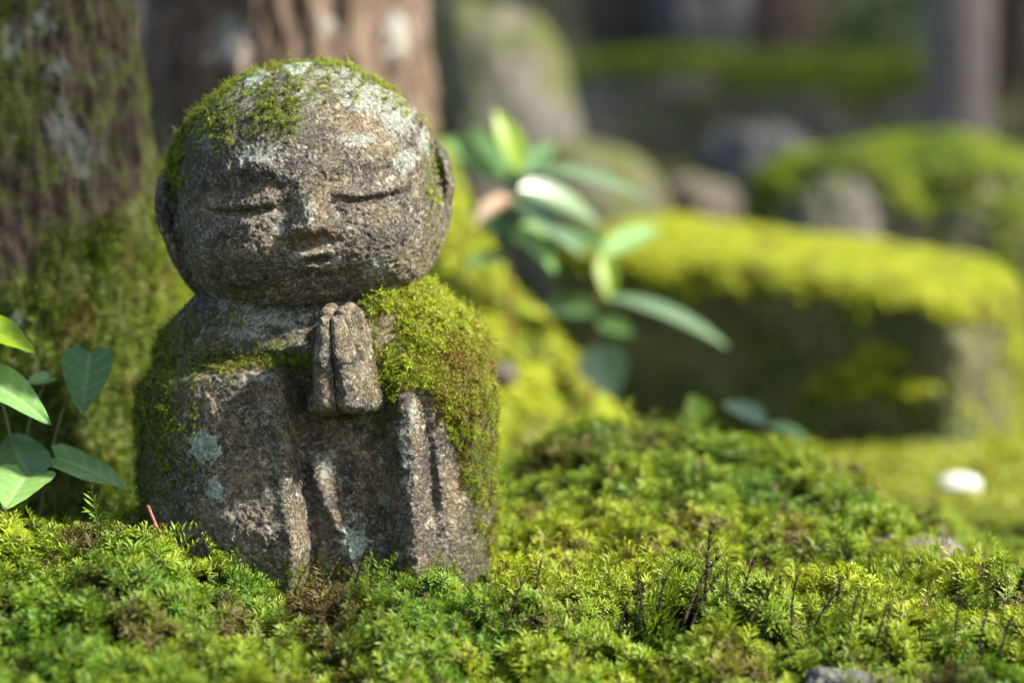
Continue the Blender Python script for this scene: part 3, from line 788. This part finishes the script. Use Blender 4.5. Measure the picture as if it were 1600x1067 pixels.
M['rock_brown'] = mat_rock('brown_stone', (0.07, 0.058, 0.045), (0.13, 0.11, 0.09), (0.05, 0.06, 0.012), (0.10, 0.12, 0.02), 0.68)

bp = at(1215, 605, 3.85)
rock('mossy_block', 'large squared stone block with sunlit yellow moss top on the right', bp, (0.335, 0.20, 0.215), R(-24), M['rock_block'], 3, 10.0, 0.04, (R(7), R(8)), 110, 'rock', 0.58, None, 34000, 0.012, 0.85, None, 2.4)
bp = at(765, 120, 5.3); rock('boulder', 'tall rounded grey boulder behind the sapling and head', (bp.x, bp.y, 0.36), (0.20, 0.20, 0.40), R(10), M['rock_grey'], 4, 2.2, 0.06, (0, 0), 90, 'rock', 0.75)
bp = at(915, 255, 5.2); rock('boulder', 'low grey boulder leaning at the right foot of the tall boulder', (bp.x, bp.y, 0.22), (0.19, 0.18, 0.22), R(30), M['rock_grey'], 5, 2.1, 0.06, (0, 0), 90, 'rock', 0.75)
bp = at(1170, 150, 7.2); rock('stone_ledge', 'long low moss topped stone ledge across the back', (bp.x, bp.y, 0.50), (0.62, 0.30, 0.24), R(-2), M['rock_mossy'], 6, 4.0, 0.08, (0, 0), 100, 'rock', 0.55, None, 9000, 0.02, 0.3)
bp = at(1420, 340, 5.1); rock('boulder', 'wide mossy boulder with a bare grey face behind the block', (bp.x, bp.y, 0.14), (0.34, 0.26, 0.30), R(-12), M['rock_mossy'], 8, 2.7, 0.12, (0, 0), 90, 'rock', 0.42, None, 9000, 0.016, 0.3)
bp = at(1300, 345, 4.75); rock('boulder', 'bare pale grey stone against the mossy boulder', (bp.x, bp.y, 0.19), (0.09, 0.09, 0.16), R(12), M['rock_grey'], 18, 2.6, 0.12)
bp = at(1185, 265, 6.0); rock('boulder', 'dark blue grey stone under the mossy ledge', (bp.x, bp.y, 0.34), (0.16, 0.14, 0.17), R(20), M['rock_dark'], 9, 2.6, 0.14)
bp = at(1085, 325, 5.4); rock('boulder', 'small brown stone left of the dark grey stone', (bp.x, bp.y, 0.24), (0.11, 0.11, 0.12), R(50), M['rock_brown'], 10, 2.6, 0.14)
bp = at(985, 15, 8.2); rock('boulder', 'pale beige boulder at the top edge above the ledge', (bp.x, bp.y, 1.0), (0.16, 0.16, 0.24), R(0), M['rock_brown'], 12, 2.3, 0.14)
bp = at(1090, 30, 7.9); rock('boulder', 'dark grey upright stone standing behind the ledge', (bp.x, bp.y, 1.05), (0.16, 0.16, 0.34), R(0), M['rock_dark'], 13, 3.4, 0.10)
# stones half sunk in the moss carpet
bp = at(1415, 812, 2.12); rock('stone', 'grey brown stone breaking through the moss mound at right', (bp.x, bp.y, ground_at(bp.x, bp.y) + 0.003), (0.060, 0.05, 0.030), R(-15), M['rock_brown'], 14, 2.4, 0.12, (0, R(12)), 50, 'stone')
bp = at(1340, 1048, 1.70); rock('stone', 'dark stone in the moss at the bottom edge', (bp.x, bp.y, ground_at(bp.x, bp.y) + 0.004), (0.042, 0.03, 0.022), R(-10), M['rock_dark'], 15, 2.3, 0.12, (0, R(12)), 40, 'stone')

# ------------------------------------------------------------------ trees further back
def far_tree(label, px, py, d, r0, hgt, mat, seed, lean=(0, 0)):
    b = at(px, py, d); gz = float(height(np.array([b.x]), np.array([b.y]))[0])
    t = empty('tree', (b.x, b.y, gz - 0.1)); tag(t, label, 'tree')
    v, q, m = trunk_mesh((b.x, b.y), [gz - 0.1, gz, gz + 0.25, gz + hgt], [r0 * 1.5, r0 * 1.25, r0, r0 * 0.75], lean, gz - 0.1, gz + hgt, 160, 90, (0.03, 0.2, r0 * 0.07), seed, mat,
                         lambda w: {'lichen': np.zeros(len(w)), 'algae': np.full(len(w), 0.05)})
    link('trunk', m, t); return t
far_tree('slim pale grey trunk rising at the upper right', 1496, 265, 6.2, 0.085, 3.5, M['bark_pale'], 301)
far_tree('brown trunk cut off by the right edge', 1600, 260, 8.0, 0.10, 4.0, M['bark_red'], 302)
far_tree('dim brown trunk behind the ledge', 1230, 150, 9.0, 0.17, 4.5, M['bark_red'], 303)
far_tree('dim grey trunk between the two left trees', 262, 250, 6.5, 0.14, 4.0, M['bark_pale'], 304)

# added crowns out of view: limbs and leaves shading back garden and near trunk
def crown(tree_ob, cx, cy_, cz, rx, ry, rz, n, seed, base_r, size=0.10):
    r = np.random.default_rng(seed); loc = np.array(tree_ob.location); P = []
    for i in range(7):
        a = i * 2.4 + r.normal() * 0.3; e = np.array([cx + rx * 0.8 * math.cos(a), cy_ + ry * 0.8 * math.sin(a), cz + rz * r.uniform(-0.4, 0.6)])
        b0 = np.array([loc[0], loc[1], cz - rz * r.uniform(0.7, 1.3)]); mid_ = (b0 + e) / 2 + np.array([0, 0, 0.2])
        t = np.linspace(0, 1, 10)[:, None]; pts = b0 * (1 - t) ** 2 + mid_ * 2 * t * (1 - t) + e * t * t
        ring = []
        for k, p in enumerate(pts):
            rr = base_r * 0.5 * (1 - 0.8 * k / 9)
            for m_ in range(6): ring.append(p + rr * np.array([math.cos(m_ * 1.047) * math.sin(a), -math.cos(m_ * 1.047) * math.cos(a), math.sin(m_ * 1.047)]))
        q = np.array([(k*6+m_, k*6+(m_+1) % 6, k*6+6+(m_+1) % 6, k*6+6+m_) for k in range(9) for m_ in range(6)])
        link('limb', mk_mesh('limb', np.array(ring) - loc, q, M['bark_red']), tree_ob)
    u = r.normal(size=(n * 3, 3)); u /= np.linalg.norm(u, axis=1)[:, None]; rad = r.uniform(0.15, 1, (n * 3, 1)) ** 0.5
    p = u * rad * np.array([rx, ry, rz]) + np.array([cx, cy_, cz]); p = p[fbm(p / 0.45, 2, seed) > -0.12][:n]; n = len(p)
    d = r.normal(size=(n, 3)); d[:, 2] = d[:, 2] * 0.35 - 0.2; d /= np.linalg.norm(d, axis=1)[:, None]
    nn = r.normal(size=(n, 3)) * 0.45 + np.array([0, 0, 1.0]); s_ = np.cross(d, nn); s_ /= np.linalg.norm(s_, axis=1)[:, None]
    L = (size * r.uniform(0.7, 1.3, n))[:, None]; up = np.cross(s_, d) * L * 0.08
    V = np.stack([p, p + d * L * 0.45 + s_ * L * 0.28 + up, p + d * L, p + d * L * 0.45 - s_ * L * 0.28 + up], 1).reshape(-1, 3)
    k = np.arange(n)[:, None] * 4; F = np.concatenate([k + np.array([[0, 1, 2]]), k + np.array([[0, 2, 3]])])
    o = link('crown', mk_mesh('crown', V - loc, F, M['crown_leaf'], False, {'vein': np.zeros(len(V))}), tree_ob); tag(o, kind='stuff')
def shade_tree(label, x, y, r0, hgt, crown_z, rx, ry, rz, n, seed):  # unseen tree added for the shade its crown casts
    gz = float(height(np.array([x]), np.array([y]))[0]); t = empty('tree', (x, y, gz - 0.1)); tag(t, label, 'tree')
    v, q, m = trunk_mesh((x, y), [gz - 0.1, gz, gz + 0.25, gz + hgt], [r0 * 1.5, r0 * 1.25, r0, r0 * 0.6], (0, 0), gz - 0.1, gz + hgt, 120, 60, (0.03, 0.2, r0 * 0.07), seed, M['bark_red'],
                         lambda w: {'lichen': np.zeros(len(w)), 'algae': np.full(len(w), 0.2)})
    link('trunk', m, t); crown(t, x - (0.8 if crown_z < 3.4 else 0), y - (0.45 if crown_z < 3.4 else 0), crown_z, rx, ry, rz, n, seed, r0); return t  # low crown is shifted off its stem to throw shade on the near trunk
M['crown_leaf'] = mat_leaf('crown_leaf', (0.045, 0.10, 0.02), (0.08, 0.15, 0.03), (0.1, 0.18, 0.05), 0.45, 0.35)
shade_tree('unseen tall leafy tree added beyond the right edge to shade the garden', 4.2, 4.2, 0.16, 4.2, 3.6, 1.6, 1.3, 0.9, 3600, 501)
shade_tree('unseen small leafy tree added beyond the right edge to shade the near trunk', 2.6, 0.26, 0.11, 3.4, 3.10, 0.66, 0.42, 0.46, 1300, 504)
shade_tree('unseen leafy tree added up the slope to shade the background', 4.9, 6.4, 0.18, 4.8, 4.2, 1.9, 1.6, 1.0, 3600, 502)
shade_tree('unseen leafy tree added far up the slope to shade the background', 2.6, 7.8, 0.16, 4.6, 4.2, 1.6, 1.4, 0.9, 3000, 503)

# ------------------------------------------------------------------ leaves and plants
def leaf_mesh(name, base, tip, width, nrm, mat, heart=0.0, fold=0.25, curl=0.12, twist=0.0, wave=0.0, veins=5, seed=0):
    """leaf blade from base to tip; nrm = which way its upper side faces"""
    base, tip, nrm = Vector(base), Vector(tip), Vector(nrm)
    ax = tip - base; L = ax.length; ax.normalize(); side = ax.cross(nrm).normalized(); up = side.cross(ax).normalized()
    nu, nv_ = 22, 13
    t = np.linspace(0, 1, nu)[:, None]; s = np.linspace(-1, 1, nv_)[None, :]
    if heart: prof = np.sin(np.pi * np.clip(t, 0, 1) ** 0.62) ** 0.75 * (1 - t) ** 0.18
    else: prof = np.sin(np.pi * t ** 0.85) ** 0.85 * (1 - 0.15 * t)
    prof = prof / prof.max()
    a = np.abs(s)
    y = t * L - heart * L * 0.30 * a ** 1.5 * (1 - t) ** 3
    x = s * prof * width * 0.5
    if heart: x = x + np.sign(s) * (a ** 1.2) * width * 0.26 * (1 - t) ** 7
    z = fold * np.abs(x) - curl * L * (t - 0.4) ** 2 - 0.10 * x * x / max(width, 1e-6) + wave * L * np.sin(t * 9 + s * 2 + seed) * a * 0.06
    rid = np.cos((t * veins + a * 0.9) * 2 * np.pi) * 0.5 + 0.5
    z = z + 0.012 * width * rid * a
    vein = np.maximum(np.exp(-(s / 0.09) ** 2) * (1 - 0.5 * t), 0.45 * np.exp(-((1 - rid) / 0.10) ** 2) * (a > 0.05)) + 0 * t
    tw = twist * (t - 0.5)
    x, z = x * np.cos(tw) - z * np.sin(tw), x * np.sin(tw) + z * np.cos(tw)
    P = np.array(base)[None, None] + y[..., None] * np.array(ax) + x[..., None] * np.array(side) + z[..., None] * np.array(up)
    return P.reshape(-1, 3), grid_faces(nu, nv_), vein.reshape(-1)
def tube(pts, r0, r1, ns=7, bumps=0.0):
    pts = [Vector(p) for p in pts]; n = len(pts); V = []
    for i, p in enumerate(pts):
        tdir = (pts[min(i+1, n-1)] - pts[max(i-1, 0)]).normalized(); a = tdir.cross(Vector((0.3, 1, 0.2))).normalized(); b = tdir.cross(a)
        r = r0 + (r1 - r0) * i / (n - 1); r *= 1 + bumps * math.sin(i * 2.3)
        for k in range(ns): V.append(p + (a * math.cos(k * 6.2832 / ns) + b * math.sin(k * 6.2832 / ns)) * r)
    q = [(i*ns+k, i*ns+(k+1) % ns, (i+1)*ns+(k+1) % ns, (i+1)*ns+k) for i in range(n-1) for k in range(ns)]
    V.append(pts[0]); V.append(pts[-1]); c0, c1 = len(V)-2, len(V)-1
    tr = [(c0, (k+1) % ns, k) for k in range(ns)] + [(c1, (n-1)*ns+k, (n-1)*ns+(k+1) % ns) for k in range(ns)]
    return np.array([tuple(v) for v in V]), [np.array(q), np.array(tr)]
def bez(a, b, c, n=14):
    a, b, c = Vector(a), Vector(b), Vector(c); return [a * (1-t)**2 + b * 2*t*(1-t) + c * t*t for t in np.linspace(0, 1, n)]
def add_tube(name, parent, pts, r0, r1, mat, bumps=0.0):
    v, f = tube(pts, r0, r1, 7, bumps); return link(name, mk_mesh(name, v - np.array(parent.location), f, mat), parent)
def add_leaf(parent, base, tip, width, nrm, mat, **kw):
    v, q, ve = leaf_mesh('leaf', base, tip, width, nrm, mat, **kw)
    return link('leaf', mk_mesh('leaf', v - np.array(parent.location), q, mat, True, {'vein': ve}), parent)
M['leaf_dark'] = mat_leaf('leaf_glossy_dark', (0.045, 0.13, 0.035), (0.08, 0.18, 0.06), (0.15, 0.26, 0.11), 0.30, 0.25, 0.4)
M['leaf_sap'] = mat_leaf('leaf_glossy_sapling', (0.09, 0.17, 0.09), (0.15, 0.25, 0.14), (0.22, 0.32, 0.20), 0.30, 0.25, 1.0)
M['leaf_mid'] = mat_leaf('leaf_mid_green', (0.05, 0.13, 0.04), (0.09, 0.19, 0.06), (0.16, 0.26, 0.11), 0.30, 0.25)
M['leaf_pale'] = mat_leaf('leaf_pale_green', (0.12, 0.27, 0.07), (0.20, 0.36, 0.12), (0.32, 0.45, 0.24), 0.28, 0.3, 0.5)
M['leaf_young'] = mat_leaf('leaf_young_green', (0.20, 0.36, 0.015), (0.28, 0.42, 0.03), (0.34, 0.46, 0.08), 0.35, 0.5)
M['leaf_dry'] = mat_leaf('leaf_dry', (0.33, 0.24, 0.17), (0.45, 0.35, 0.27), (0.5, 0.4, 0.3), 0.5, 0.25)
M['stem_red'] = mat_simple('stem_reddish', (0.16, 0.06, 0.025), (0.26, 0.12, 0.05))
M['stem_green'] = mat_simple('stem_green', (0.08, 0.12, 0.03), (0.16, 0.17, 0.06))
M['needle'] = mat_simple('dead_needle', (0.16, 0.055, 0.03), (0.30, 0.13, 0.08), 0.5, 300)
M['stalk'] = mat_simple('dead_moss_stalk', (0.012, 0.008, 0.005), (0.05, 0.028, 0.015), 0.6, 400)

# creeping heart leaved plant at the foot of the near tree
b = at(60, 800, 1.97); ivy = empty('creeping_plant', (b.x, b.y, ground_at(b.x, b.y))); tag(ivy, 'creeping plant with heart shaped leaves between tree and left frame edge', 'plant')
D1 = 1.97
LV = [  # base px, tip px, depth base, depth tip, width px, normal, material
    ((-45, 505), (56, 546), 1.96, 1.93, 74, (0.25, -0.55, 0.8), 'leaf_young', 0.35),
    ((-30, 585), (79, 656), 1.95, 1.90, 76, (0.25, -0.62, 0.75), 'leaf_pale', 0.5),
    ((78, 588), (38, 600), 2.04, 2.02, 30, (0.1, -0.6, 0.8), 'leaf_pale', 0.3),
    ((140, 550), (128, 648), 1.95, 1.94, 76, (-0.15, -0.95, 0.25), 'leaf_dark', 0.32),
    ((86, 712), (206, 764), 1.96, 1.92, 62, (0.2, -0.55, 0.85), 'leaf_pale', 0.5),
    ((42, 738), (10, 672), 1.94, 2.00, 82, (-0.1, -0.70, 0.72), 'leaf_mid', 0.6),
    ((42, 740), (8, 792), 1.93, 1.87, 86, (0.05, -0.66, 0.75), 'leaf_pale', 0.6)]
root = Vector((b.x, b.y, ground_at(b.x, b.y)))
for k, (bp_, tp, d0, d1, w, n_, mt, he) in enumerate(LV):
    B_, T_ = at(*bp_, d0), at(*tp, d1)
    add_leaf(ivy, B_, T_, w * 0.5e-3 * d0 / 1.89, n_, M[mt], heart=he, fold=0.18, curl=0.14, wave=0.25, seed=k, veins=5)
    r_ = root + Vector((random.uniform(-0.03, 0.03), random.uniform(0.0, 0.05), -0.01))
    add_tube('stem', ivy, bez(r_, (r_ + B_) / 2 + Vector((random.uniform(-.02, .02), 0.03, 0.03)), B_), 0.0014, 0.0010, M['stem_green'])

# glossy leaved sapling behind the statue
def sapling(label, root_px, d, stem_pts, leaves, r0=0.004):
    rp = at(*root_px, d); e = empty('sapling', (rp.x, rp.y, rp.z)); tag(e, label, 'plant')
    pts = [at(px, py, d + dd) for px, py, dd in stem_pts]
    sm = []
    for i in range(len(pts) - 1):
        for t in np.linspace(0, 1, 6, endpoint=(i == len(pts) - 2)): sm.append(pts[i].lerp(pts[i+1], t))
    add_tube('stem', e, sm, r0 * 0.65, r0 * 0.35, M['stem_red'])
    for (bp_, tp, d0, d1, w, n_, mt) in leaves:
        B_, T_ = at(*bp_, d + d0), at(*tp, d + d1)
        add_leaf(e, B_, T_, w * 1.0 * 0.2647e-3 * d, n_, M[mt], fold=0.3, curl=0.22, veins=7, seed=w)
    return e
sapling('young sapling with glossy leaves and bright new leaf right of the head', (800, 560), 3.05, [(800, 560, 0.05), (796, 440, 0.03), (806, 340, 0.01), (815, 268, 0)],
        [((815, 268), (776, 168), 0, 0.0, 46, (0.3, -0.75, 0.45), 'leaf_young'),
         ((812, 275), (736, 190), 0.02, 0.10, 50, (-0.2, -0.5, 0.8), 'leaf_mid'),
         ((812, 285), (684, 205), 0.03, 0.12, 60, (-0.1, -0.7, 0.7), 'leaf_pale'),
         ((818, 258), (1018, 300), 0, -0.06, 52, (0.25, -0.35, 0.9), 'leaf_sap'),
         ((812, 290), (946, 345), 0.03, 0.1, 66, (0.15, -0.6, 0.75), 'leaf_sap'),
         ((806, 320), (915, 392), 0.0, -0.08, 52, (0.25, -0.45, 0.85), 'leaf_sap'),
         ((805, 300), (742, 345), 0.0, -0.06, 42, (-0.3, -0.6, 0.7), 'leaf_dry'),
         ((808, 330), (850, 300), 0.0, 0.10, 50, (0.1, -0.7, 0.6), 'leaf_mid'),
         ((800, 370), (730, 320), 0.03, 0.1, 46, (-0.1, -0.7, 0.6), 'leaf_mid'),
         ((802, 380), (880, 340), 0.0, 0.06, 44, (0.1, -0.6, 0.7), 'leaf_pale'), ((800, 400), (728, 410), 0.0, -0.04, 40, (-0.2, -0.6, 0.7), 'leaf_mid'),
         ((803, 350), (870, 420), 0.0, -0.05, 46, (0.2, -0.5, 0.8), 'leaf_pale'), ((812, 280), (870, 215), 0.0, 0.08, 40, (0.1, -0.6, 0.8), 'leaf_mid')])
sapling('red stemmed sapling in front of the mossy block', (925, 640), 3.15, [(925, 650, 0.02), (928, 560, 0), (935, 480, 0), (942, 385, 0.01)],
        [((940, 455), (1144, 528), 0, -0.10, 52, (0.3, -0.4, 0.85), 'leaf_sap'),
         ((936, 490), (838, 470), 0, 0.08, 52, (-0.1, -0.7, 0.7), 'leaf_mid'),
         ((940, 400), (1035, 345), 0, 0.10, 46, (0.1, -0.6, 0.8), 'leaf_pale'),
         ((930, 535), (960, 622), 0, -0.05, 78, (-0.1, -0.85, 0.5), 'leaf_sap'),
         ((932, 500), (990, 520), 0.03, 0.0, 34, (0.1, -0.8, 0.5), 'leaf_mid'),
         ((942, 395), (955, 470), 0, -0.03, 34, (0.1, -0.9, 0.3), 'leaf_young'),
         ((942, 390), (880, 350), 0, 0.06, 40, (-0.1, -0.6, 0.7), 'leaf_mid')])
sapling('tiny seedling with a bright yellow green leaf at the mound crest', (1092, 700), 2.62, [(1092, 710, 0), (1092, 665, 0)],
        [((1094, 664), (1082, 615), 0, 0.0, 46, (0.2, -0.9, 0.3), 'leaf_young')], 0.002)
sapling('low seedling with two blue green shiny leaves at the mound crest', (1195, 710), 2.62, [(1195, 720, 0), (1195, 668, 0)],
        [((1196, 660), (1128, 622), 0, 0.06, 42, (-0.1, -0.45, 0.85), 'leaf_sap'),
         ((1196, 660), (1266, 690), 0, -0.05, 48, (0.2, -0.35, 0.9), 'leaf_pale')], 0.002)
sapling('broad pale green leaves behind the gap left of the head', (275, 260), 3.9, [(275, 300, 0), (270, 190, 0)],
        [((270, 185), (345, 130), 0, -0.05, 60, (0.1, -0.6, 0.8), 'leaf_pale'), ((270, 185), (225, 105), 0, 0.05, 60, (-0.1, -0.6, 0.8), 'leaf_mid'),
         ((270, 185), (300, 205), 0, -0.1, 50, (0.1, -0.6, 0.8), 'leaf_pale')], 0.004)

# shrub at the top
def shrub(label, px, py, d, rx, rz, n, seed, mat):
    c = at(px, py, d); g = ground_at(c.x, c.y); e = empty('shrub', (c.x, c.y, g)); tag(e, label, 'shrub')
    r = np.random.default_rng(seed); V = []; Q = []; VE = []; k = 0
    for i in range(n):
        u = r.normal(size=3); u /= np.linalg.norm(u); rr = r.uniform(0.3, 1) ** 0.6
        B_ = Vector((c.x + u[0]*rx*rr, c.y + u[1]*rx*rr, c.z + u[2]*rz*rr)); dr = Vector((u[0] + r.normal()*.5, u[1] + r.normal()*.5, u[2]*0.5 + r.normal()*.4 - 0.2)).normalized()
        v, q, ve = leaf_mesh('leaf', B_, B_ + dr * r.uniform(0.06, 0.10), r.uniform(0.03, 0.045), (r.normal()*.4, -0.3 + r.normal()*.4, 1), mat)
        v = v.reshape(22, 13, 3)[::3, ::4].reshape(-1, 3); ve = ve.reshape(22, 13)[::3, ::4].reshape(-1)
        V.append(v); Q.append(grid_faces(8, 4) + k); VE.append(ve); k += len(v)
    o = link('foliage', mk_mesh('foliage', np.concatenate(V) - np.array(e.location), np.concatenate(Q), mat, True, {'vein': np.concatenate(VE)}), e); tag(o, kind='stuff')
    for i in range(5):
        a = i * 1.3; add_tube('stem', e, bez((c.x, c.y, g - .03), (c.x + .1*math.cos(a), c.y + .1*math.sin(a), (g + c.z)/2), (c.x + rx*.7*math.cos(a), c.y + rx*.7*math.sin(a), c.z + rz*.4)), 0.008, 0.003, M['stem_red'])
shrub('dark green leafy shrub at the top edge left of the slim trunk', 1375, 10, 7.6, 0.20, 0.22, 260, 401, M['leaf_mid'])

# dead needle against the statue
b = at(246, 865, 1.87); nd = empty('dead_needle', tuple(b)); tag(nd, 'thin reddish brown dead twig leaning by the left foot of the statue', 'twig')
add_tube('shaft', nd, bez(at(264, 885, 1.86), at(252, 840, 1.87), at(231, 790, 1.89), 10), 0.0018, 0.0013, M['needle'], 0.12)
# white pale fallen leaf / pebble glints
b = at(1498, 772, 3.02); pb = rock('pebble', 'smooth white pebble shining on the sunlit moss at right', (b.x, b.y, ground_at(b.x, b.y) + 0.020), (0.028, 0.022, 0.016), 0.3, mat_simple('white_pebble', (0.45, 0.44, 0.40), (0.68, 0.67, 0.62), 0.3, 90), 21, 2.2, 0.06, (0, 0), 20, 'pebble')
b = at(783, 585, 2.86); rock('pebble', 'pinkish brown pebble on the mossy root beside the shoulder', b, (0.020, 0.016, 0.016), 0.3, M['rock_brown'], 22, 2.2, 0.08, (0, 0), 20, 'pebble')

# ------------------------------------------------------------------ dead dark moss stalks among the shoots
stalk_px = [(790, 895, 985), (845, 915, 970), (975, 915, 975), (1000, 925, 970), (1015, 905, 985), (1035, 920, 980), (1078, 900, 985), (1090, 935, 990), (1110, 915, 985), (1145, 925, 985), (1165, 905, 980), (1180, 925, 985), (1205, 915, 975), (1225, 925, 985),
            (1245, 925, 990), (1275, 925, 985), (1290, 935, 990), (1310, 940, 1005), (1335, 945, 1005), (1350, 940, 1000), (1375, 945, 1015), (1395, 955, 1015), (1500, 965, 1020), (1540, 975, 1030), (1570, 980, 1030), (560, 880, 950), (470, 900, 960), (505, 930, 990), (545, 945, 1000), (585, 930, 985), (520, 905, 960)]
protos = []
for k in range(4):
    top = Vector((random.uniform(0.0, 0.012), random.uniform(-0.004, 0.004), 0.034)); ctrl = Vector((random.uniform(-0.003, 0.004), 0, 0.02))
    pts = bez((0, 0, -0.004), ctrl, top, 9); v, f = tube(pts, 0.0008, 0.0004, 6, 0.25); V = [v]; Fq = [f[0]]; Ft = [f[1]]; o_ = len(v)
    for i in range(30):
        t = 0.25 + 0.025 * i; p = pts[min(8, int(t * 8))]; a = i * 2.4
        dv = Vector((math.cos(a), math.sin(a), 1.2)).normalized() * 0.005; w_ = Vector((-math.sin(a), math.cos(a), 0)) * 0.0006
        V.append(np.array([tuple(p + w_), tuple(p - w_), tuple(p + dv)])); Ft.append(np.array([[o_, o_+1, o_+2]])); o_ += 3
    protos.append(mk_mesh('moss_stalk', np.concatenate(V), [np.concatenate(Fq), np.concatenate(Ft)], M['stalk']))
for i, (px, y0, y1) in enumerate(stalk_px):
    d = 1.89 - (y1 - 916) * 0.0014 + random.uniform(-0.02, 0.02); b = at(px - 8, y1, d); gz = ground_at(b.x, b.y)
    o = link('moss_stalk', protos[i % 4], None, (b.x, b.y, gz + 0.026)); s = 1.35 * (y1 - y0) / 68 * random.uniform(0.8, 1.1) * (0.8 if px < 700 else 1.0); o.scale = (s, s, s); o.rotation_euler = (random.uniform(-.1, .1), random.uniform(-0.15, .55), random.uniform(-0.9, 0.9))
    tag(o, 'dark dead moss stalk in the brown hollow before the statue' if px < 700 else 'dark dead moss stalk standing in the bright moss right of the statue', 'stalk', 'dark stalks in the hollow' if px < 700 else 'dark stalks in the bright moss')

# ------------------------------------------------------------------ moss carpet on the ground
def tufts(x, y, cell=0.060, seed=3):
    """moss grows in domed cushions: height 0..1 of the cushion at a point and the lean away from its middle"""
    r = np.random.default_rng(seed); tab = r.uniform(0, 1, (64, 64, 3))
    cx, cy_ = np.floor(x / cell).astype(int), np.floor(y / cell).astype(int)
    best = np.full(x.shape, -1.0); lx = np.zeros_like(x); ly = np.zeros_like(x); ident = np.zeros_like(x)
    for dx in (-1, 0, 1):
        for dy in (-1, 0, 1):
            t = tab[(cx + dx) % 64, (cy_ + dy) % 64]
            ox = (cx + dx + 0.1 + 0.8 * t[:, 0]) * cell; oy = (cy_ + dy + 0.1 + 0.8 * t[:, 1]) * cell; rad = cell * (0.50 + 0.38 * t[:, 2])
            q = np.hypot(x - ox, y - oy) / rad; d = np.sqrt(np.clip(1 - q * q, 0, 1)) * (0.55 + 0.45 * t[:, 2])
            m = d > best; best = np.where(m, d, best); lx = np.where(m, (x - ox) / rad, lx); ly = np.where(m, (y - oy) / rad, ly); ident = np.where(m, t[:, 2] * 7.13 % 1, ident)
    return best, lx, ly, ident
def carpet(n, x0, x1, y0, y1, size, tree, nproto, name, label, dens=None, kind_seed=0, tint0=0.3, tintf=None):
    x = rng.uniform(x0, x1, n); y = rng.uniform(y0, y1, n)
    dist = y - CAM.y; keep = (np.abs(x) < dist * KX / 2 * 1.12 + 0.12) & (dist > 0.9)
    # outside the statue and trunk footprints
    sx, sy = (x - ST.x) / 0.132, (y - ST.y) / 0.092
    keep &= (np.abs(sx) ** 2.7 + np.abs(sy) ** 2.7) > 1
    keep &= np.hypot(x - tc.x, y - tc.y) > 0.21
    x, y = x[keep], y[keep]; p2 = np.stack([x, y, 0 * x], -1)
    ns = fbm(p2 * 14, 3, kind_seed + 3)
    if dens is not None:
        k2 = rng.uniform(0, 1, len(x)) < dens(x, y, ns); x, y, p2, ns = x[k2], y[k2], p2[k2], ns[k2]
    n = len(x); z = height(x, y); e = 0.004
    nx = -(height(x + e, y) - height(x - e, y)) / (2 * e); ny = -(height(x, y + e) - height(x, y - e)) / (2 * e)
    nn = np.stack([nx, ny, np.ones(n)], -1); nn /= np.linalg.norm(nn, axis=1)[:, None]
    sw = np.stack([gnoise(p2 * 18, 5), gnoise(p2 * 18, 6), 0 * x], -1) * 0.7
    d = nn + sw + rng.normal(0, 0.22, nn.shape) + np.array([0, -0.10, 0.35])
    cl = fbm(p2 * 28, 2, kind_seed + 8)
    sc = size * (1 + 0.35 * ns + 0.6 * cl) * rng.uniform(0.7, 1.25, n)
    px, py = photo_xy(np.stack([x, y, z], -1)); extra = 0
    if tree is T_G:
        wob = 0.006 * np.stack([gnoise(p2 * 40, 21), gnoise(p2 * 40, 22)], -1)
        dome, lx, ly, ident = tufts(x + wob[:, 0], y + wob[:, 1])
        z = z + 0.026 * dome - 0.011; d = d + np.stack([lx, ly, 0 * lx], -1) * 0.75
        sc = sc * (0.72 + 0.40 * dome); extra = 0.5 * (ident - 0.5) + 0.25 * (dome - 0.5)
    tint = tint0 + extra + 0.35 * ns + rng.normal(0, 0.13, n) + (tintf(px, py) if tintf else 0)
    age = 0.75 * sst(0.28, 0.62, fbm(p2 * 17, 3, kind_seed + 12)) + rng.normal(0, 0.08, n)
    age = np.where(rng.uniform(0, 1, n) < 0.05, 0.85, age)
    for (cx, cy_, rx, ry, a_) in [(505, 975, 75, 70, 0.95), (560, 900, 70, 30, 0.35), (960, 740, 120, 22, 0.6), (930, 930, 40, 20, 0.5), (1330, 790, 90, 22, 0.5), (1560, 850, 60, 40, 0.35)]:
        age = np.maximum(age, a_ * BLOB(px, py, cx, cy_, rx, ry) + rng.normal(0, 0.12, n))
    pk = np.where(ns + rng.normal(0, 0.3, n) > 0, rng.integers(0, 2, n), rng.integers(2, 4, n)) % nproto
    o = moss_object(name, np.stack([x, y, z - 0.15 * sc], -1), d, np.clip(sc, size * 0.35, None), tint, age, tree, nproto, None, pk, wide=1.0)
    tag(o, label); return o
def sunlit_tint(px, py):
    return 0.75 * BLOB(px, py, 900, 900, 180, 60) + 0.45 * BLOB(px, py, 1400, 970, 280, 70) + 0.25 * BLOB(px, py, 150, 850, 160, 50) - 0.1 * BLOB(px, py, 1050, 760, 250, 60)  # sunlit strips put into the moss colour as yellow tint; mound slightly darker
cm = carpet(120000, -0.75, 0.75, -0.75, 0.85, 0.0205, T_G, 4, 'moss_carpet', 'bright green feathery moss carpeting the ground round the statue', lambda x, y, ns: 0.25 + 0.75 * sst(-0.55, -0.1, fbm(np.stack([x, y, 0 * x], -1) * 30, 3, 77)), 0, 0.33, sunlit_tint); cm['category'] = 'moss'
fm = carpet(90000, -1.3, 1.6, 0.85, 3.4, 0.018, T_F, 2, 'moss_carpet', 'yellow green moss on the ground between the rocks behind', lambda x, y, ns: sst(-0.55, 0.1, ns + 0.3), 40, 0.5); fm['category'] = 'moss'
